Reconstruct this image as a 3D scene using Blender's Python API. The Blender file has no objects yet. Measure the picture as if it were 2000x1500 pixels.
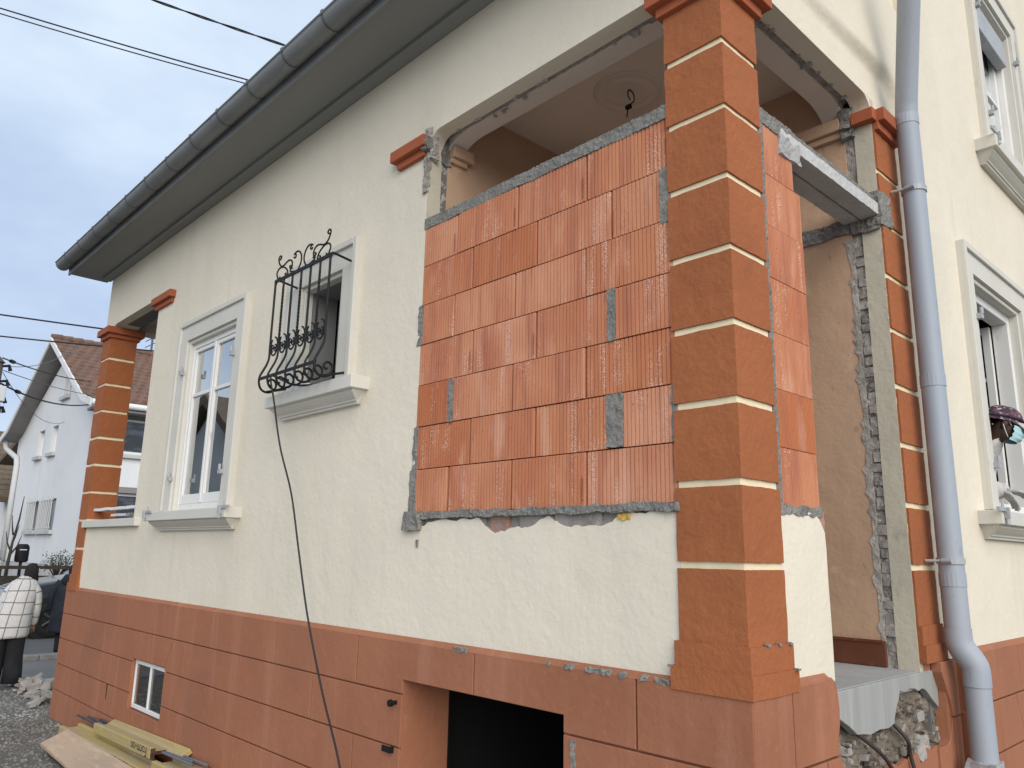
import bpy, bmesh, math, random
from mathutils import Vector, Matrix, noise as mnoise
R = math.radians
random.seed(7)
sc = bpy.context.scene
col = sc.collection

# ------------------------------------------------------------------ camera
# z = 0 is eye height, the yard lies 1.86 m below
cam_d = bpy.data.cameras.new('camera'); cam = bpy.data.objects.new('camera', cam_d); col.objects.link(cam)
cam_d.sensor_width = 36; cam_d.lens = 1514.5 / 2000 * 36; cam_d.clip_start = .05; cam_d.clip_end = 2000
yaw, pit, rol = R(136.6774), R(12.3926), R(1.1154)
F = Vector((math.cos(pit) * math.cos(yaw), math.cos(pit) * math.sin(yaw), math.sin(pit)))
r0 = Vector((math.sin(yaw), -math.cos(yaw), 0)); u0 = r0.cross(F)
RR = r0 * math.cos(rol) + u0 * math.sin(rol); UU = -r0 * math.sin(rol) + u0 * math.cos(rol)
m = Matrix((RR, UU, -F)).transposed().to_4x4(); m.translation = (1.5692, -2.6966, 0)
cam.matrix_world = m
sc.camera = cam

# ------------------------------------------------------------------ world, sun, exposure
SUN_TO = Vector((.80, -.43, .48)).normalized()
world = bpy.data.worlds.new('World'); sc.world = world; world.use_nodes = True
wn = world.node_tree.nodes; wl = world.node_tree.links; wn.clear()
wout = wn.new('ShaderNodeOutputWorld'); wbg = wn.new('ShaderNodeBackground'); wbg.inputs['Strength'].default_value = .057
sky = wn.new('ShaderNodeTexSky'); sky.sky_type = 'NISHITA'; sky.sun_disc = False
sky.sun_elevation = math.asin(SUN_TO.z); sky.sun_rotation = math.atan2(SUN_TO.x, SUN_TO.y)
sky.air_density = 1.2; sky.dust_density = 2.0
tc = wn.new('ShaderNodeTexCoord'); mp = wn.new('ShaderNodeMapping'); mp.inputs['Scale'].default_value = (1.0, 1.0, 2.2)
mp.inputs['Location'].default_value = (-4.79, -4.82, -3.54)
n1 = wn.new('ShaderNodeTexNoise'); n1.inputs['Scale'].default_value = 2.3; n1.inputs['Detail'].default_value = 5; n1.inputs['Roughness'].default_value = .5
wl.new(tc.outputs['Generated'], mp.inputs['Vector']); wl.new(mp.outputs[0], n1.inputs['Vector'])
cr = wn.new('ShaderNodeValToRGB')
cr.color_ramp.elements[0].position = .35; cr.color_ramp.elements[0].color = (5.0, 6.1, 8.2, 1)
cr.color_ramp.elements[1].position = .63; cr.color_ramp.elements[1].color = (7.8, 9.0, 10.3, 1)
e = cr.color_ramp.elements.new(.47); e.color = (6.0, 7.2, 9.1, 1)
wl.new(n1.outputs['Fac'], cr.inputs['Fac'])
mix = wn.new('ShaderNodeMix'); mix.data_type = 'RGBA'; mix.inputs['Factor'].default_value = .82
wl.new(sky.outputs[0], mix.inputs[6]); wl.new(cr.outputs[0], mix.inputs[7])
wl.new(mix.outputs[2], wbg.inputs['Color']); wl.new(wbg.outputs[0], wout.inputs['Surface'])
sun_d = bpy.data.lights.new('sun', 'SUN'); sun_d.energy = 1.4; sun_d.angle = R(55); sun_d.color = (1, .95, .88)
sun = bpy.data.objects.new('sun', sun_d); col.objects.link(sun)
sun.rotation_euler = SUN_TO.to_track_quat('Z', 'Y').to_euler(); sun.location = (0, 0, 30)
vs = sc.view_settings; vs.view_transform = 'Standard'; vs.look = 'None'; vs.gamma = 1; vs.use_curve_mapping = False
vs.exposure = 1.0

# ------------------------------------------------------------------ materials
MATS = {}
def nmat(name):
    mt = bpy.data.materials.new(name); mt.use_nodes = True; MATS[name] = mt
    nt = mt.node_tree; b = nt.nodes['Principled BSDF']
    return mt, nt, nt.nodes, nt.links, b
def noise_node(nt, scale, stretch=(1, 1, 1), detail=4, rough=.55, off=0):
    t = nt.nodes.new('ShaderNodeTexCoord'); mpn = nt.nodes.new('ShaderNodeMapping')
    mpn.inputs['Scale'].default_value = stretch; mpn.inputs['Location'].default_value = (off, off * .7, off * 1.3)
    n = nt.nodes.new('ShaderNodeTexNoise'); n.inputs['Scale'].default_value = scale
    n.inputs['Detail'].default_value = detail; n.inputs['Roughness'].default_value = rough
    nt.links.new(t.outputs['Object'], mpn.inputs['Vector']); nt.links.new(mpn.outputs[0], n.inputs['Vector'])
    return n
def ramp(nt, src, p0, p1, c0=(0, 0, 0, 1), c1=(1, 1, 1, 1)):
    r = nt.nodes.new('ShaderNodeValToRGB'); r.color_ramp.elements[0].position = p0; r.color_ramp.elements[1].position = p1
    r.color_ramp.elements[0].color = c0; r.color_ramp.elements[1].color = c1
    nt.links.new(src, r.inputs['Fac']); return r
def mixc(nt, fac, a, b, mode='MIX'):
    mx = nt.nodes.new('ShaderNodeMix'); mx.data_type = 'RGBA'; mx.blend_type = mode
    if isinstance(fac, (int, float)): mx.inputs['Factor'].default_value = fac
    else: nt.links.new(fac, mx.inputs['Factor'])
    for s, i in ((a, 6), (b, 7)):
        if isinstance(s, tuple): mx.inputs[i].default_value = s if len(s) == 4 else (*s, 1)
        else: nt.links.new(s, mx.inputs[i])
    return mx.outputs[2]
def pm(name, c, rough=.85, var=(), bump=(), metal=0, spec=.3, clear=0):
    """var: (scale, stretch, lo, hi, colour, amount); bump: (scale, strength, distance, detail)"""
    mt, nt, N, L, b = nmat(name)
    cur = (*c, 1)
    for i, (s, st, lo, hi, cc, amt) in enumerate(var):
        n = noise_node(nt, s, st, off=i * 3.1 + len(name))
        rp = ramp(nt, n.outputs['Fac'], lo, hi, (0, 0, 0, 1), (amt, amt, amt, 1))
        cur = mixc(nt, rp.outputs[0], cur, cc)
    if isinstance(cur, tuple): b.inputs['Base Color'].default_value = cur
    else: L.new(cur, b.inputs['Base Color'])
    prev = None
    for i, (s, stn, dist, det) in enumerate(bump):
        n = noise_node(nt, s, detail=det, off=i * 5.3 + 1)
        bp = N.new('ShaderNodeBump'); bp.inputs['Strength'].default_value = stn; bp.inputs['Distance'].default_value = dist
        L.new(n.outputs['Fac'], bp.inputs['Height'])
        if prev: L.new(prev.outputs[0], bp.inputs['Normal'])
        prev = bp
    if prev: L.new(prev.outputs[0], b.inputs['Normal'])
    b.inputs['Roughness'].default_value = rough; b.inputs['Metallic'].default_value = metal
    b.inputs['Specular IOR Level'].default_value = spec
    if clear: b.inputs['Coat Weight'].default_value = clear
    return mt
O1 = (1, 1, 1)
STB = [(5, .3, .03, 4), (30, .38, .007, 5), (140, .3, .002, 3)]
pm('stucco', (.73, .66, .535), .9, [(1.1, O1, .40, .70, (.67, .605, .485), .7), (.6, (2.5, 2.5, .35), .50, .75, (.60, .54, .435), .5), (3.5, (2, 2, .14), .62, .78, (.57, .515, .42), .35), (22, O1, .55, .75, (.68, .63, .50), .5), (60, O1, .70, .76, (.35, .33, .28), .5)], STB)
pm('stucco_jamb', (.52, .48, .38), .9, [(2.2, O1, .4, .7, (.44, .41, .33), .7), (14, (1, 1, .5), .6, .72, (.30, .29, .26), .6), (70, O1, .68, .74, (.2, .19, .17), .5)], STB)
pm('pillar_orange', (.345, .115, .044), .9, [(1.6, O1, .4, .7, (.28, .092, .036), .7), (26, O1, .55, .75, (.375, .135, .055), .5), (55, O1, .69, .75, (.25, .10, .05), .6)], [(9, .3, .02, 4), (42, .6, .007, 4), (160, .35, .002, 3)])
pm('plinth_paint', (.34, .138, .074), .88, [(1.3, O1, .4, .68, (.29, .115, .062), .9), (3.2, (2.2, 2.2, .18), .54, .75, (.42, .20, .13), .45), (.8, O1, .55, .72, (.27, .118, .072), .6), (18, O1, .58, .75, (.39, .165, .095), .5), (48, O1, .70, .76, (.2, .085, .05), .6)], [(5, .3, .02, 4), (30, .45, .006, 4), (120, .3, .002, 3)])
pm('groove_cream', (.80, .70, .47), .85, [(9, O1, .45, .75, (.66, .57, .38), .5)], [(40, .4, .004, 3)])
pm('peach_wall', (.50, .335, .225), .85, [(1.4, O1, .4, .68, (.43, .285, .19), .8), (4.5, O1, .62, .70, (.60, .42, .29), .6), (9, (1.6, 1.6, .8), .66, .72, (.36, .22, .14), .7)], [(6, .3, .03, 4), (45, .3, .005, 4)])
pm('loggia_plaster', (.70, .62, .55), .9, [(1.1, O1, .4, .7, (.62, .54, .48), .6)], [(25, .3, .004, 3)])
pm('loggia_ceiling', (.74, .66, .57), .9, [(.9, O1, .4, .7, (.64, .56, .48), .7)], [(25, .2, .003, 3)])
pm('mortar', (.235, .225, .205), .95, [(6, O1, .35, .7, (.155, .148, .135), .8), (55, O1, .55, .72, (.36, .345, .32), .7), (110, O1, .66, .72, (.08, .08, .08), .7)], [(18, .8, .03, 5), (80, .9, .008, 4)])
pm('concrete', (.38, .375, .36), .92, [(3, O1, .4, .7, (.30, .297, .285), .7), (5, (3, 3, .25), .5, .75, (.46, .455, .44), .5), (60, O1, .67, .73, (.15, .15, .14), .8)], [(30, .4, .005, 4)])
pm('cement_face', (.335, .335, .318), .75, [(4, (3, 3, .2), .42, .7, (.255, .255, .24), .7), (11, (3, 3, .2), .55, .75, (.43, .44, .42), .5)], [(22, .3, .004, 4)])
pm('lintel_concrete', (.50, .495, .48), .9, [(7, O1, .4, .7, (.40, .395, .38), .7), (75, O1, .62, .68, (.16, .155, .15), .8)], [(45, .6, .006, 4)])
pm('rubble_fill', (.24, .20, .16), 1, [(5, O1, .35, .7, (.14, .115, .09), .8), (28, O1, .55, .72, (.42, .38, .33), .8), (60, O1, .62, .7, (.09, .075, .06), .8)], [(14, 1, .05, 6), (60, 1, .012, 5)])
pm('old_plaster_edge', (.40, .37, .335), .95, [(9, O1, .4, .65, (.22, .20, .18), .8), (35, O1, .6, .7, (.55, .53, .50), .7)], [(20, .9, .02, 5)])
pm('old_brick', (.36, .20, .15), .95, [(8, O1, .4, .65, (.30, .22, .19), .8), (30, O1, .6, .75, (.45, .38, .34), .7)], [(30, .7, .01, 5)])
pm('old_brick_grey', (.30, .275, .25), .95, [(8, O1, .4, .65, (.22, .20, .18), .8), (30, O1, .6, .75, (.42, .40, .37), .7)], [(30, .7, .01, 5)])
pm('zinc_dark', (.20, .207, .207), .5, [(2.5, (1, 3, 3), .4, .7, (.155, .16, .16), .8), (12, (.5, 2, 2), .60, .72, (.26, .265, .26), .6), (7, O1, .70, .76, (.07, .065, .06), .7)], [(16, .15, .004, 3)], spec=.5)
pm('soffit_paint', (.228, .232, .218), .6, [(1.2, (.4, 2, 2), .4, .7, (.198, .20, .188), .7), (9, (.7, 2, 2), .70, .745, (.055, .055, .05), .8)], [(8, .15, .004, 3)])
pm('strap_grey', (.11, .112, .11), .6)
pm('stone_trim', (.60, .58, .52), .8, [(2.5, O1, .4, .7, (.54, .52, .465), .7), (16, (1, 1, .4), .6, .75, (.48, .46, .41), .5), (60, O1, .70, .75, (.33, .31, .28), .6)], [(25, .25, .004, 4), (90, .2, .002, 3)])
pm('window_paint', (.72, .71, .68), .55, [(3, O1, .45, .7, (.64, .63, .60), .6), (20, (1, 1, .4), .66, .73, (.42, .40, .36), .6)], [(40, .15, .002, 3)], spec=.4)
pm('peeling_paint', (.70, .70, .69), .7, [(9, (.5, 2, 2), .52, .58, (.22, .19, .16), .95)], [(12, .6, .01, 4)])
pm('grey_metal', (.36, .37, .38), .45, [(14, O1, .55, .75, (.22, .21, .20), .6)], [], spec=.5)
pm('pipe_paint', (.33, .355, .395), .55, [(2.0, (1, 1, .35), .4, .7, (.30, .345, .40), .7), (9, (1.5, 1.5, .5), .66, .72, (.23, .25, .28), .6), (45, O1, .71, .75, (.13, .13, .14), .7)], [(5, .12, .01, 3)], spec=.5)
pm('iron_black', (.009, .009, .010), .55, [], [(60, .3, .002, 3)], spec=.25)
pm('iron_dark_brown', (.04, .032, .028), .6)
pm('rubber_black', (.016, .016, .018), .5)
pm('skirting_tile', (.125, .042, .022), .35, [(5, (1, 1, .4), .45, .75, (.17, .075, .05), .6), (20, O1, .64, .72, (.26, .20, .17), .5)], [], spec=.5)
pm('window_grey', (.20, .20, .195), .7)  # casement grey; also darkens the stone reveals, their shade put into the colour
pm('interior_dark', (.012, .012, .012), .95)  # near-black, so the darkness of unlit rooms sits in the colour
pm('interior_room', (.16, .155, .145), .95)
pm('wood_dark', (.12, .08, .055), .7, [(6, (1, 1, .12), .45, .7, (.13, .085, .06), .8)], [])
pm('yellow_beam', (.42, .325, .125), .75, [(4, (.25, 2, 2), .42, .62, (.38, .31, .20), .85), (18, (.15, 3, 3), .5, .7, (.34, .25, .12), .6), (9, O1, .62, .72, (.46, .42, .36), .7)], [(30, .3, .004, 4)])
pm('beam_end', (.055, .026, .018), .8, [(20, O1, .5, .7, (.11, .06, .04), .6)])
pm('plywood', (.42, .30, .205), .75, [(3, (.4, 1.6, 1), .4, .66, (.33, .245, .18), .8), (10, (.3, 2.5, 1), .52, .70, (.50, .40, .30), .7), (26, O1, .64, .72, (.22, .16, .12), .7)], [(14, .3, .006, 4)])
pm('print_ink', (.05, .045, .035), .8)
pm('brick_ink', (.30, .115, .07), .9)
pm('gravel_ground', (.13, .122, .105), 1, [(.5, O1, .4, .65, (.095, .088, .075), .8), (9, O1, .45, .7, (.19, .18, .16), .7), (60, O1, .55, .7, (.27, .26, .24), .8), (90, O1, .62, .7, (.05, .048, .042), .8)], [(20, .8, .03, 5), (90, .8, .01, 4)])
pm('gravel_stone', (.22, .21, .19), .95, [(3, O1, .35, .65, (.12, .113, .10), .9), (1.7, O1, .5, .7, (.33, .32, .30), .8)], [(40, .5, .005, 3)])
pm('rubble_stone', (.33, .305, .275), .95, [(6, O1, .4, .65, (.24, .21, .18), .8), (3, O1, .55, .7, (.40, .38, .35), .8)], [(30, .6, .01, 4)])
pm('asphalt', (.115, .112, .108), .95, [(.7, O1, .4, .7, (.085, .083, .08), .8), (70, O1, .5, .72, (.20, .195, .19), .7)], [(80, .6, .006, 4)])
pm('wet_concrete', (.17, .165, .155), .7, [(1.0, (1, .5, 1), .4, .7, (.115, .11, .10), .9), (14, O1, .6, .75, (.24, .235, .22), .5)], [(30, .3, .006, 4)])
pm('pale_paving', (.40, .385, .355), .9, [(.8, O1, .4, .7, (.33, .32, .295), .8), (12, O1, .55, .75, (.27, .26, .24), .6)], [(30, .3, .006, 4)])  # pale colour for the added ground that throws light upward
pm('kerb_stone', (.24, .235, .225), .9, [(8, O1, .4, .7, (.17, .165, .155), .8)], [(40, .5, .005, 4)])
pm('white_render', (.74, .745, .745), .9, [(.35, O1, .4, .7, (.66, .67, .68), .8), (.5, (1.5, 1.5, .2), .52, .75, (.58, .59, .60), .7)], [(12, .3, .01, 4)])
pm('grey_render', (.52, .52, .50), .9, [(.6, O1, .4, .7, (.34, .34, .33), .7)], [(12, .3, .01, 4)])
pm('roof_tile', (.17, .095, .068), .9, [(.9, O1, .4, .65, (.125, .08, .06), .9), (5, O1, .45, .7, (.21, .13, .095), .7), (14, O1, .62, .72, (.11, .085, .065), .8)], [(30, .4, .01, 3)])
pm('roof_tile_brown', (.13, .10, .07), .9, [(5, O1, .45, .7, (.19, .15, .105), .7)], [(30, .4, .01, 3)])
pm('eave_wood', (.26, .245, .235), .8, [(1, O1, .4, .7, (.20, .19, .18), .7)])
pm('white_paint', (.74, .74, .73), .6)
pm('glass_dark', (.02, .023, .027), .06, [(1.5, (1, 1, 3), .45, .62, (.10, .115, .14), .8)], spec=.7)
pm('timber_pole', (.085, .072, .055), .9, [(6, (1, 1, .1), .45, .7, (.13, .115, .09), .8)], [(30, .5, .006, 3)])
pm('plastic_grey', (.55, .56, .56), .5)
pm('car_paint', (.028, .034, .045), .22, [], [], spec=.6, clear=.6)
pm('car_glass', (.01, .012, .014), .05, spec=.7)
pm('tyre', (.012, .012, .012), .85)
pm('alloy', (.035, .035, .038), .5)
pm('fence_dark', (.035, .028, .022), .9, [(6, O1, .45, .7, (.06, .05, .04), .8)])
pm('fence_brown', (.12, .05, .035), .9, [(6, O1, .45, .7, (.17, .08, .055), .8)])
pm('leaf', (.045, .062, .03), .7, [(8, O1, .4, .65, (.08, .10, .05), .8)])
pm('twig', (.06, .045, .035), .9)
pm('skin', (.36, .19, .13), .55)
pm('skin_dark', (.052, .026, .017), .5)
pm('hair_dark', (.012, .010, .010), .85, [(40, (1, 1, .1), .45, .7, (.03, .026, .024), .7)])
pm('cloth_black', (.012, .012, .014), .9, [(5, O1, .4, .7, (.020, .020, .023), .8)], [(9, .4, .02, 3)])
pm('cloth_navy', (.010, .012, .02), .75, [(5, O1, .4, .7, (.022, .024, .032), .8)], [(11, .5, .02, 3)])
pm('hoodie_grey', (.50, .48, .46), .95, [(9, O1, .4, .7, (.40, .385, .37), .8)], [(16, .7, .02, 4), (200, .3, .001, 2)])
pm('glove_grey', (.44, .43, .415), .8, [(20, O1, .45, .7, (.35, .34, .33), .7)], [(60, .3, .003, 3)])
pm('glove_palm', (.03, .03, .034), .7)
pm('mask_blue', (.36, .57, .60), .8, [], [(30, .3, .003, 3)])
pm('headscarf', (.13, .06, .085), .7, [(24, O1, .45, .52, (.045, .025, .04), .95), (36, O1, .57, .61, (.42, .35, .36), .9)], [(25, .5, .01, 3)])
pm('cap_white', (.52, .49, .46), .8, [(20, O1, .4, .7, (.42, .39, .37), .7)], [(30, .4, .005, 3)])
pm('paper_white', (.72, .73, .75), .8)
pm('shoe_white', (.6, .6, .57), .7)
pm('foam_yellow', (.55, .36, .09), .9)
pm('wire', (.02, .02, .024), .6)
pm('wire_grey', (.10, .11, .13), .6)

def brick_mat():
    mt, nt, N, L, b = nmat('hollow_brick')
    oi = N.new('ShaderNodeObjectInfo')
    rp = N.new('ShaderNodeValToRGB'); L.new(oi.outputs['Random'], rp.inputs['Fac'])
    E = rp.color_ramp.elements
    E[0].position = 0; E[0].color = (.50, .195, .092, 1); E[1].position = 1; E[1].color = (.55, .235, .125, 1)
    for p, c in ((.25, (.61, .30, .185, 1)), (.5, (.46, .16, .068, 1)), (.75, (.57, .26, .15, 1))):
        k = E.new(p); k.color = c
    cur = rp.outputs[0]
    # per-brick offset so no two bricks carry the same marks
    tcn = N.new('ShaderNodeTexCoord'); add = N.new('ShaderNodeVectorMath'); add.operation = 'ADD'
    sclr = N.new('ShaderNodeMath'); sclr.operation = 'MULTIPLY'; sclr.inputs[1].default_value = 37.0
    L.new(oi.outputs['Random'], sclr.inputs[0]); L.new(tcn.outputs['Object'], add.inputs[0]); L.new(sclr.outputs[0], add.inputs[1])
    def nz(scale, st, det=3):
        mpn = N.new('ShaderNodeMapping'); mpn.inputs['Scale'].default_value = st
        n = N.new('ShaderNodeTexNoise'); n.inputs['Scale'].default_value = scale; n.inputs['Detail'].default_value = det
        L.new(add.outputs[0], mpn.inputs['Vector']); L.new(mpn.outputs[0], n.inputs['Vector']); return n
    n = nz(3.0, (1, 1, .6)); cur = mixc(nt, ramp(nt, n.outputs['Fac'], .42, .70, (0, 0, 0, 1), (.7, .7, .7, 1)).outputs[0], cur, (.42, .135, .07))
    n = nz(20, (1, 1, .08)); cur = mixc(nt, ramp(nt, n.outputs['Fac'], .50, .72, (0, 0, 0, 1), (.6, .6, .6, 1)).outputs[0], cur, (.36, .13, .085))
    n = nz(16, (1, 1, .07)); msk = ramp(nt, n.outputs['Fac'], .50, .62).outputs[0]
    n2 = nz(4, (1, 1, .8)); m2 = ramp(nt, n2.outputs['Fac'], .44, .56).outputs[0]
    # pale beads of lime left in the grooves
    vo = N.new('ShaderNodeTexVoronoi'); vo.inputs['Scale'].default_value = 88; vo.inputs['Randomness'].default_value = .55
    L.new(add.outputs[0], vo.inputs['Vector'])
    dots = ramp(nt, vo.outputs['Distance'], .30, .42, (1, 1, 1, 1), (0, 0, 0, 1)).outputs[0]
    mm = mixc(nt, 1.0, msk, dots, 'MULTIPLY'); mm = mixc(nt, 1.0, mm, m2, 'MULTIPLY')
    cur = mixc(nt, mm, cur, (.68, .45, .36))
    n = nz(7, (1, 1, .3)); cur = mixc(nt, ramp(nt, n.outputs['Fac'], .60, .76, (0, 0, 0, 1), (.5, .5, .5, 1)).outputs[0], cur, (.68, .40, .28))
    n = nz(90, O1); cur = mixc(nt, ramp(nt, n.outputs['Fac'], .68, .72, (0, 0, 0, 1), (.7, .7, .7, 1)).outputs[0], cur, (.16, .055, .035))
    L.new(cur, b.inputs['Base Color'])
    bp = N.new('ShaderNodeBump'); bp.inputs['Strength'].default_value = .35; bp.inputs['Distance'].default_value = .003
    n = nz(110, (1, 1, .5)); L.new(n.outputs['Fac'], bp.inputs['Height']); L.new(bp.outputs[0], b.inputs['Normal'])
    b.inputs['Roughness'].default_value = .9; b.inputs['Specular IOR Level'].default_value = .2
brick_mat()
def glass_mat(name, tint, refl):
    mt, nt, N, L, b = nmat(name)
    N.remove(b); out = [x for x in N if x.type == 'OUTPUT_MATERIAL'][0]
    tr = N.new('ShaderNodeBsdfTransparent'); tr.inputs[0].default_value = (*tint, 1)
    gl = N.new('ShaderNodeBsdfGlossy'); gl.inputs['Roughness'].default_value = .015; gl.inputs[0].default_value = (.95, .97, 1, 1)
    fr = N.new('ShaderNodeFresnel'); fr.inputs['IOR'].default_value = 1.55
    ml = N.new('ShaderNodeMath'); ml.operation = 'MULTIPLY_ADD'; ml.inputs[1].default_value = refl; ml.inputs[2].default_value = .05; ml.use_clamp = True
    nb = noise_node(nt, 1.7, detail=1); bp = N.new('ShaderNodeBump'); bp.inputs['Strength'].default_value = .05; bp.inputs['Distance'].default_value = .02
    L.new(nb.outputs['Fac'], bp.inputs['Height']); L.new(bp.outputs[0], gl.inputs['Normal'])
    mx = N.new('ShaderNodeMixShader'); L.new(fr.outputs[0], ml.inputs[0]); L.new(ml.outputs[0], mx.inputs[0])
    L.new(tr.outputs[0], mx.inputs[1]); L.new(gl.outputs[0], mx.inputs[2]); L.new(mx.outputs[0], out.inputs[0])
glass_mat('window_glass', (.55, .58, .58), 3.2)
glass_mat('room_glass', (.16, .17, .18), 1.6)
glass_mat('cellar_glass', (.8, .8, .78), .8)
def plaid_mat():
    mt, nt, N, L, b = nmat('sweater_plaid')
    tcn = N.new('ShaderNodeTexCoord'); sep = N.new('ShaderNodeSeparateXYZ'); L.new(tcn.outputs['UV'], sep.inputs[0])
    outs = []
    for i, (sz, w) in enumerate(((1.0, .09), (1.0, .09))):
        fr = N.new('ShaderNodeMath'); fr.operation = 'FRACT'; L.new(sep.outputs[i], fr.inputs[0])
        lt = N.new('ShaderNodeMath'); lt.operation = 'LESS_THAN'; lt.inputs[1].default_value = w; L.new(fr.outputs[0], lt.inputs[0]); outs.append(lt)
    mx = N.new('ShaderNodeMath'); mx.operation = 'MAXIMUM'; L.new(outs[0].outputs[0], mx.inputs[0]); L.new(outs[1].outputs[0], mx.inputs[1])
    n = noise_node(nt, 40); c = mixc(nt, ramp(nt, n.outputs['Fac'], .4, .7).outputs[0], (.55, .53, .51), (.47, .455, .44))
    c = mixc(nt, mx.outputs[0], c, (.15, .145, .145)); L.new(c, b.inputs['Base Color']); b.inputs['Roughness'].default_value = .95
    bp = N.new('ShaderNodeBump'); bp.inputs['Strength'].default_value = .5; bp.inputs['Distance'].default_value = .02
    n2 = noise_node(nt, 9); L.new(n2.outputs['Fac'], bp.inputs['Height']); L.new(bp.outputs[0], b.inputs['Normal'])
plaid_mat()

# ------------------------------------------------------------------ object and mesh helpers
def link(o, parent=None):
    col.objects.link(o)
    if parent is not None:
        o.parent = parent
        if parent.type == 'EMPTY': o.matrix_parent_inverse = Matrix.Translation(-parent.location)
    return o
def ob(name, V, Fc, mat, parent=None, smooth=False, uv=None):
    me = bpy.data.meshes.new(name); me.from_pydata([tuple(v) for v in V], [], Fc); me.validate(); me.update()
    if mat: me.materials.append(MATS[mat])
    if smooth:
        for p in me.polygons: p.use_smooth = True
    if uv:
        ul = me.uv_layers.new()
        for l in me.loops: ul.data[l.index].uv = uv[l.vertex_index]
    return link(bpy.data.objects.new(name, me), parent)
def tag(o, label=None, cat=None, group=None, kind=None):
    if label: o['label'] = label
    if cat: o['category'] = cat
    if group: o['group'] = group
    if kind: o['kind'] = kind
    return o
def thing(name, label, cat, loc=(0, 0, 0), group=None):
    o = bpy.data.objects.new(name, None); o.empty_display_size = .2; link(o)
    o.location = loc
    return tag(o, label, cat, group)
class MB:
    def __init__(s): s.v = []; s.f = []
    def add(s, V, Fc):
        k = len(s.v); s.v += [tuple(v) for v in V]; s.f += [tuple(i + k for i in f) for f in Fc]; return s
    def box(s, x0, x1, y0, y1, z0, z1):
        return s.add([(x0, y0, z0), (x1, y0, z0), (x1, y1, z0), (x0, y1, z0), (x0, y0, z1), (x1, y0, z1), (x1, y1, z1), (x0, y1, z1)],
                     [(0, 3, 2, 1), (4, 5, 6, 7), (0, 1, 5, 4), (1, 2, 6, 5), (2, 3, 7, 6), (3, 0, 4, 7)])
    def quad(s, a, b, c, d): return s.add([a, b, c, d], [(0, 1, 2, 3)])
    def prism(s, poly, axis, a, b):
        n = len(poly)
        def P(p, t): return {'x': (t, p[0], p[1]), 'y': (p[0], t, p[1]), 'z': (p[0], p[1], t)}[axis]
        return s.add([P(p, a) for p in poly] + [P(p, b) for p in poly],
                     [tuple(range(n))[::-1], tuple(range(n, 2 * n))] + [(i, (i + 1) % n, n + (i + 1) % n, n + i) for i in range(n)])
    def tube(s, pts, r, n=8, cap=True, flat=1.0, twist=0.0):
        pts = [Vector(p) for p in pts]; rs = r if isinstance(r, (list, tuple)) else [r] * len(pts)
        V = []; Fc = []; nrm = None; ang = 0
        for i, p in enumerate(pts):
            t = (pts[min(i + 1, len(pts) - 1)] - pts[max(i - 1, 0)])
            if t.length < 1e-9: t = Vector((0, 0, 1))
            t.normalize()
            if nrm is None:
                a = Vector((0, 0, 1)) if abs(t.z) < .9 else Vector((1, 0, 0)); nrm = t.cross(a).normalized()
            nrm = (nrm - t * nrm.dot(t)).normalized(); bn = t.cross(nrm)
            if i: ang += twist * (pts[i] - pts[i - 1]).length
            for k in range(n):
                a = 2 * math.pi * k / n + ang; V.append(p + (nrm * math.cos(a) + bn * math.sin(a) * flat) * rs[i])
        for i in range(len(pts) - 1):
            for k in range(n): Fc.append((i * n + k, i * n + (k + 1) % n, (i + 1) * n + (k + 1) % n, (i + 1) * n + k))
        if cap: Fc.append(tuple(range(n))[::-1]); Fc.append(tuple(range((len(pts) - 1) * n, len(pts) * n)))
        return s.add(V, Fc)
    def grid(s, fn, nu, nv):
        V = [fn(i / nu, j / nv) for j in range(nv + 1) for i in range(nu + 1)]; w = nu + 1
        return s.add(V, [(j * w + i, j * w + i + 1, (j + 1) * w + i + 1, (j + 1) * w + i) for j in range(nv) for i in range(nu)])
    def loft(s, secs, n=16, cap=True):
        """secs: (centre, axis_u, axis_v) vectors already scaled"""
        V = []; Fc = []
        for c, u, v in secs:
            c = Vector(c); u = Vector(u); v = Vector(v)
            for k in range(n):
                a = 2 * math.pi * k / n; V.append(c + u * math.cos(a) + v * math.sin(a))
        for i in range(len(secs) - 1):
            for k in range(n): Fc.append((i * n + k, i * n + (k + 1) % n, (i + 1) * n + (k + 1) % n, (i + 1) * n + k))
        if cap: Fc.append(tuple(range(n))[::-1]); Fc.append(tuple(range((len(secs) - 1) * n, len(secs) * n)))
        return s.add(V, Fc)
    def build(s, name, mat, parent=None, smooth=False, uv=None): return ob(name, s.v, s.f, mat, parent, smooth, uv)
def nz3(p, sc_, seed):
    q = Vector(p) * sc_ + Vector((seed * 7.13, seed * 3.7, seed * 1.9)); return mnoise.noise_vector(q)
def rough(mb, amp, scale, seed, amp2=0, scale2=0):
    out = []
    for v in mb.v:
        d = nz3(v, scale, seed) * amp
        if amp2: d = d + nz3(v, scale2, seed + 3) * amp2
        out.append((v[0] + d.x, v[1] + d.y, v[2] + d.z))
    mb.v = out; return mb
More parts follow.
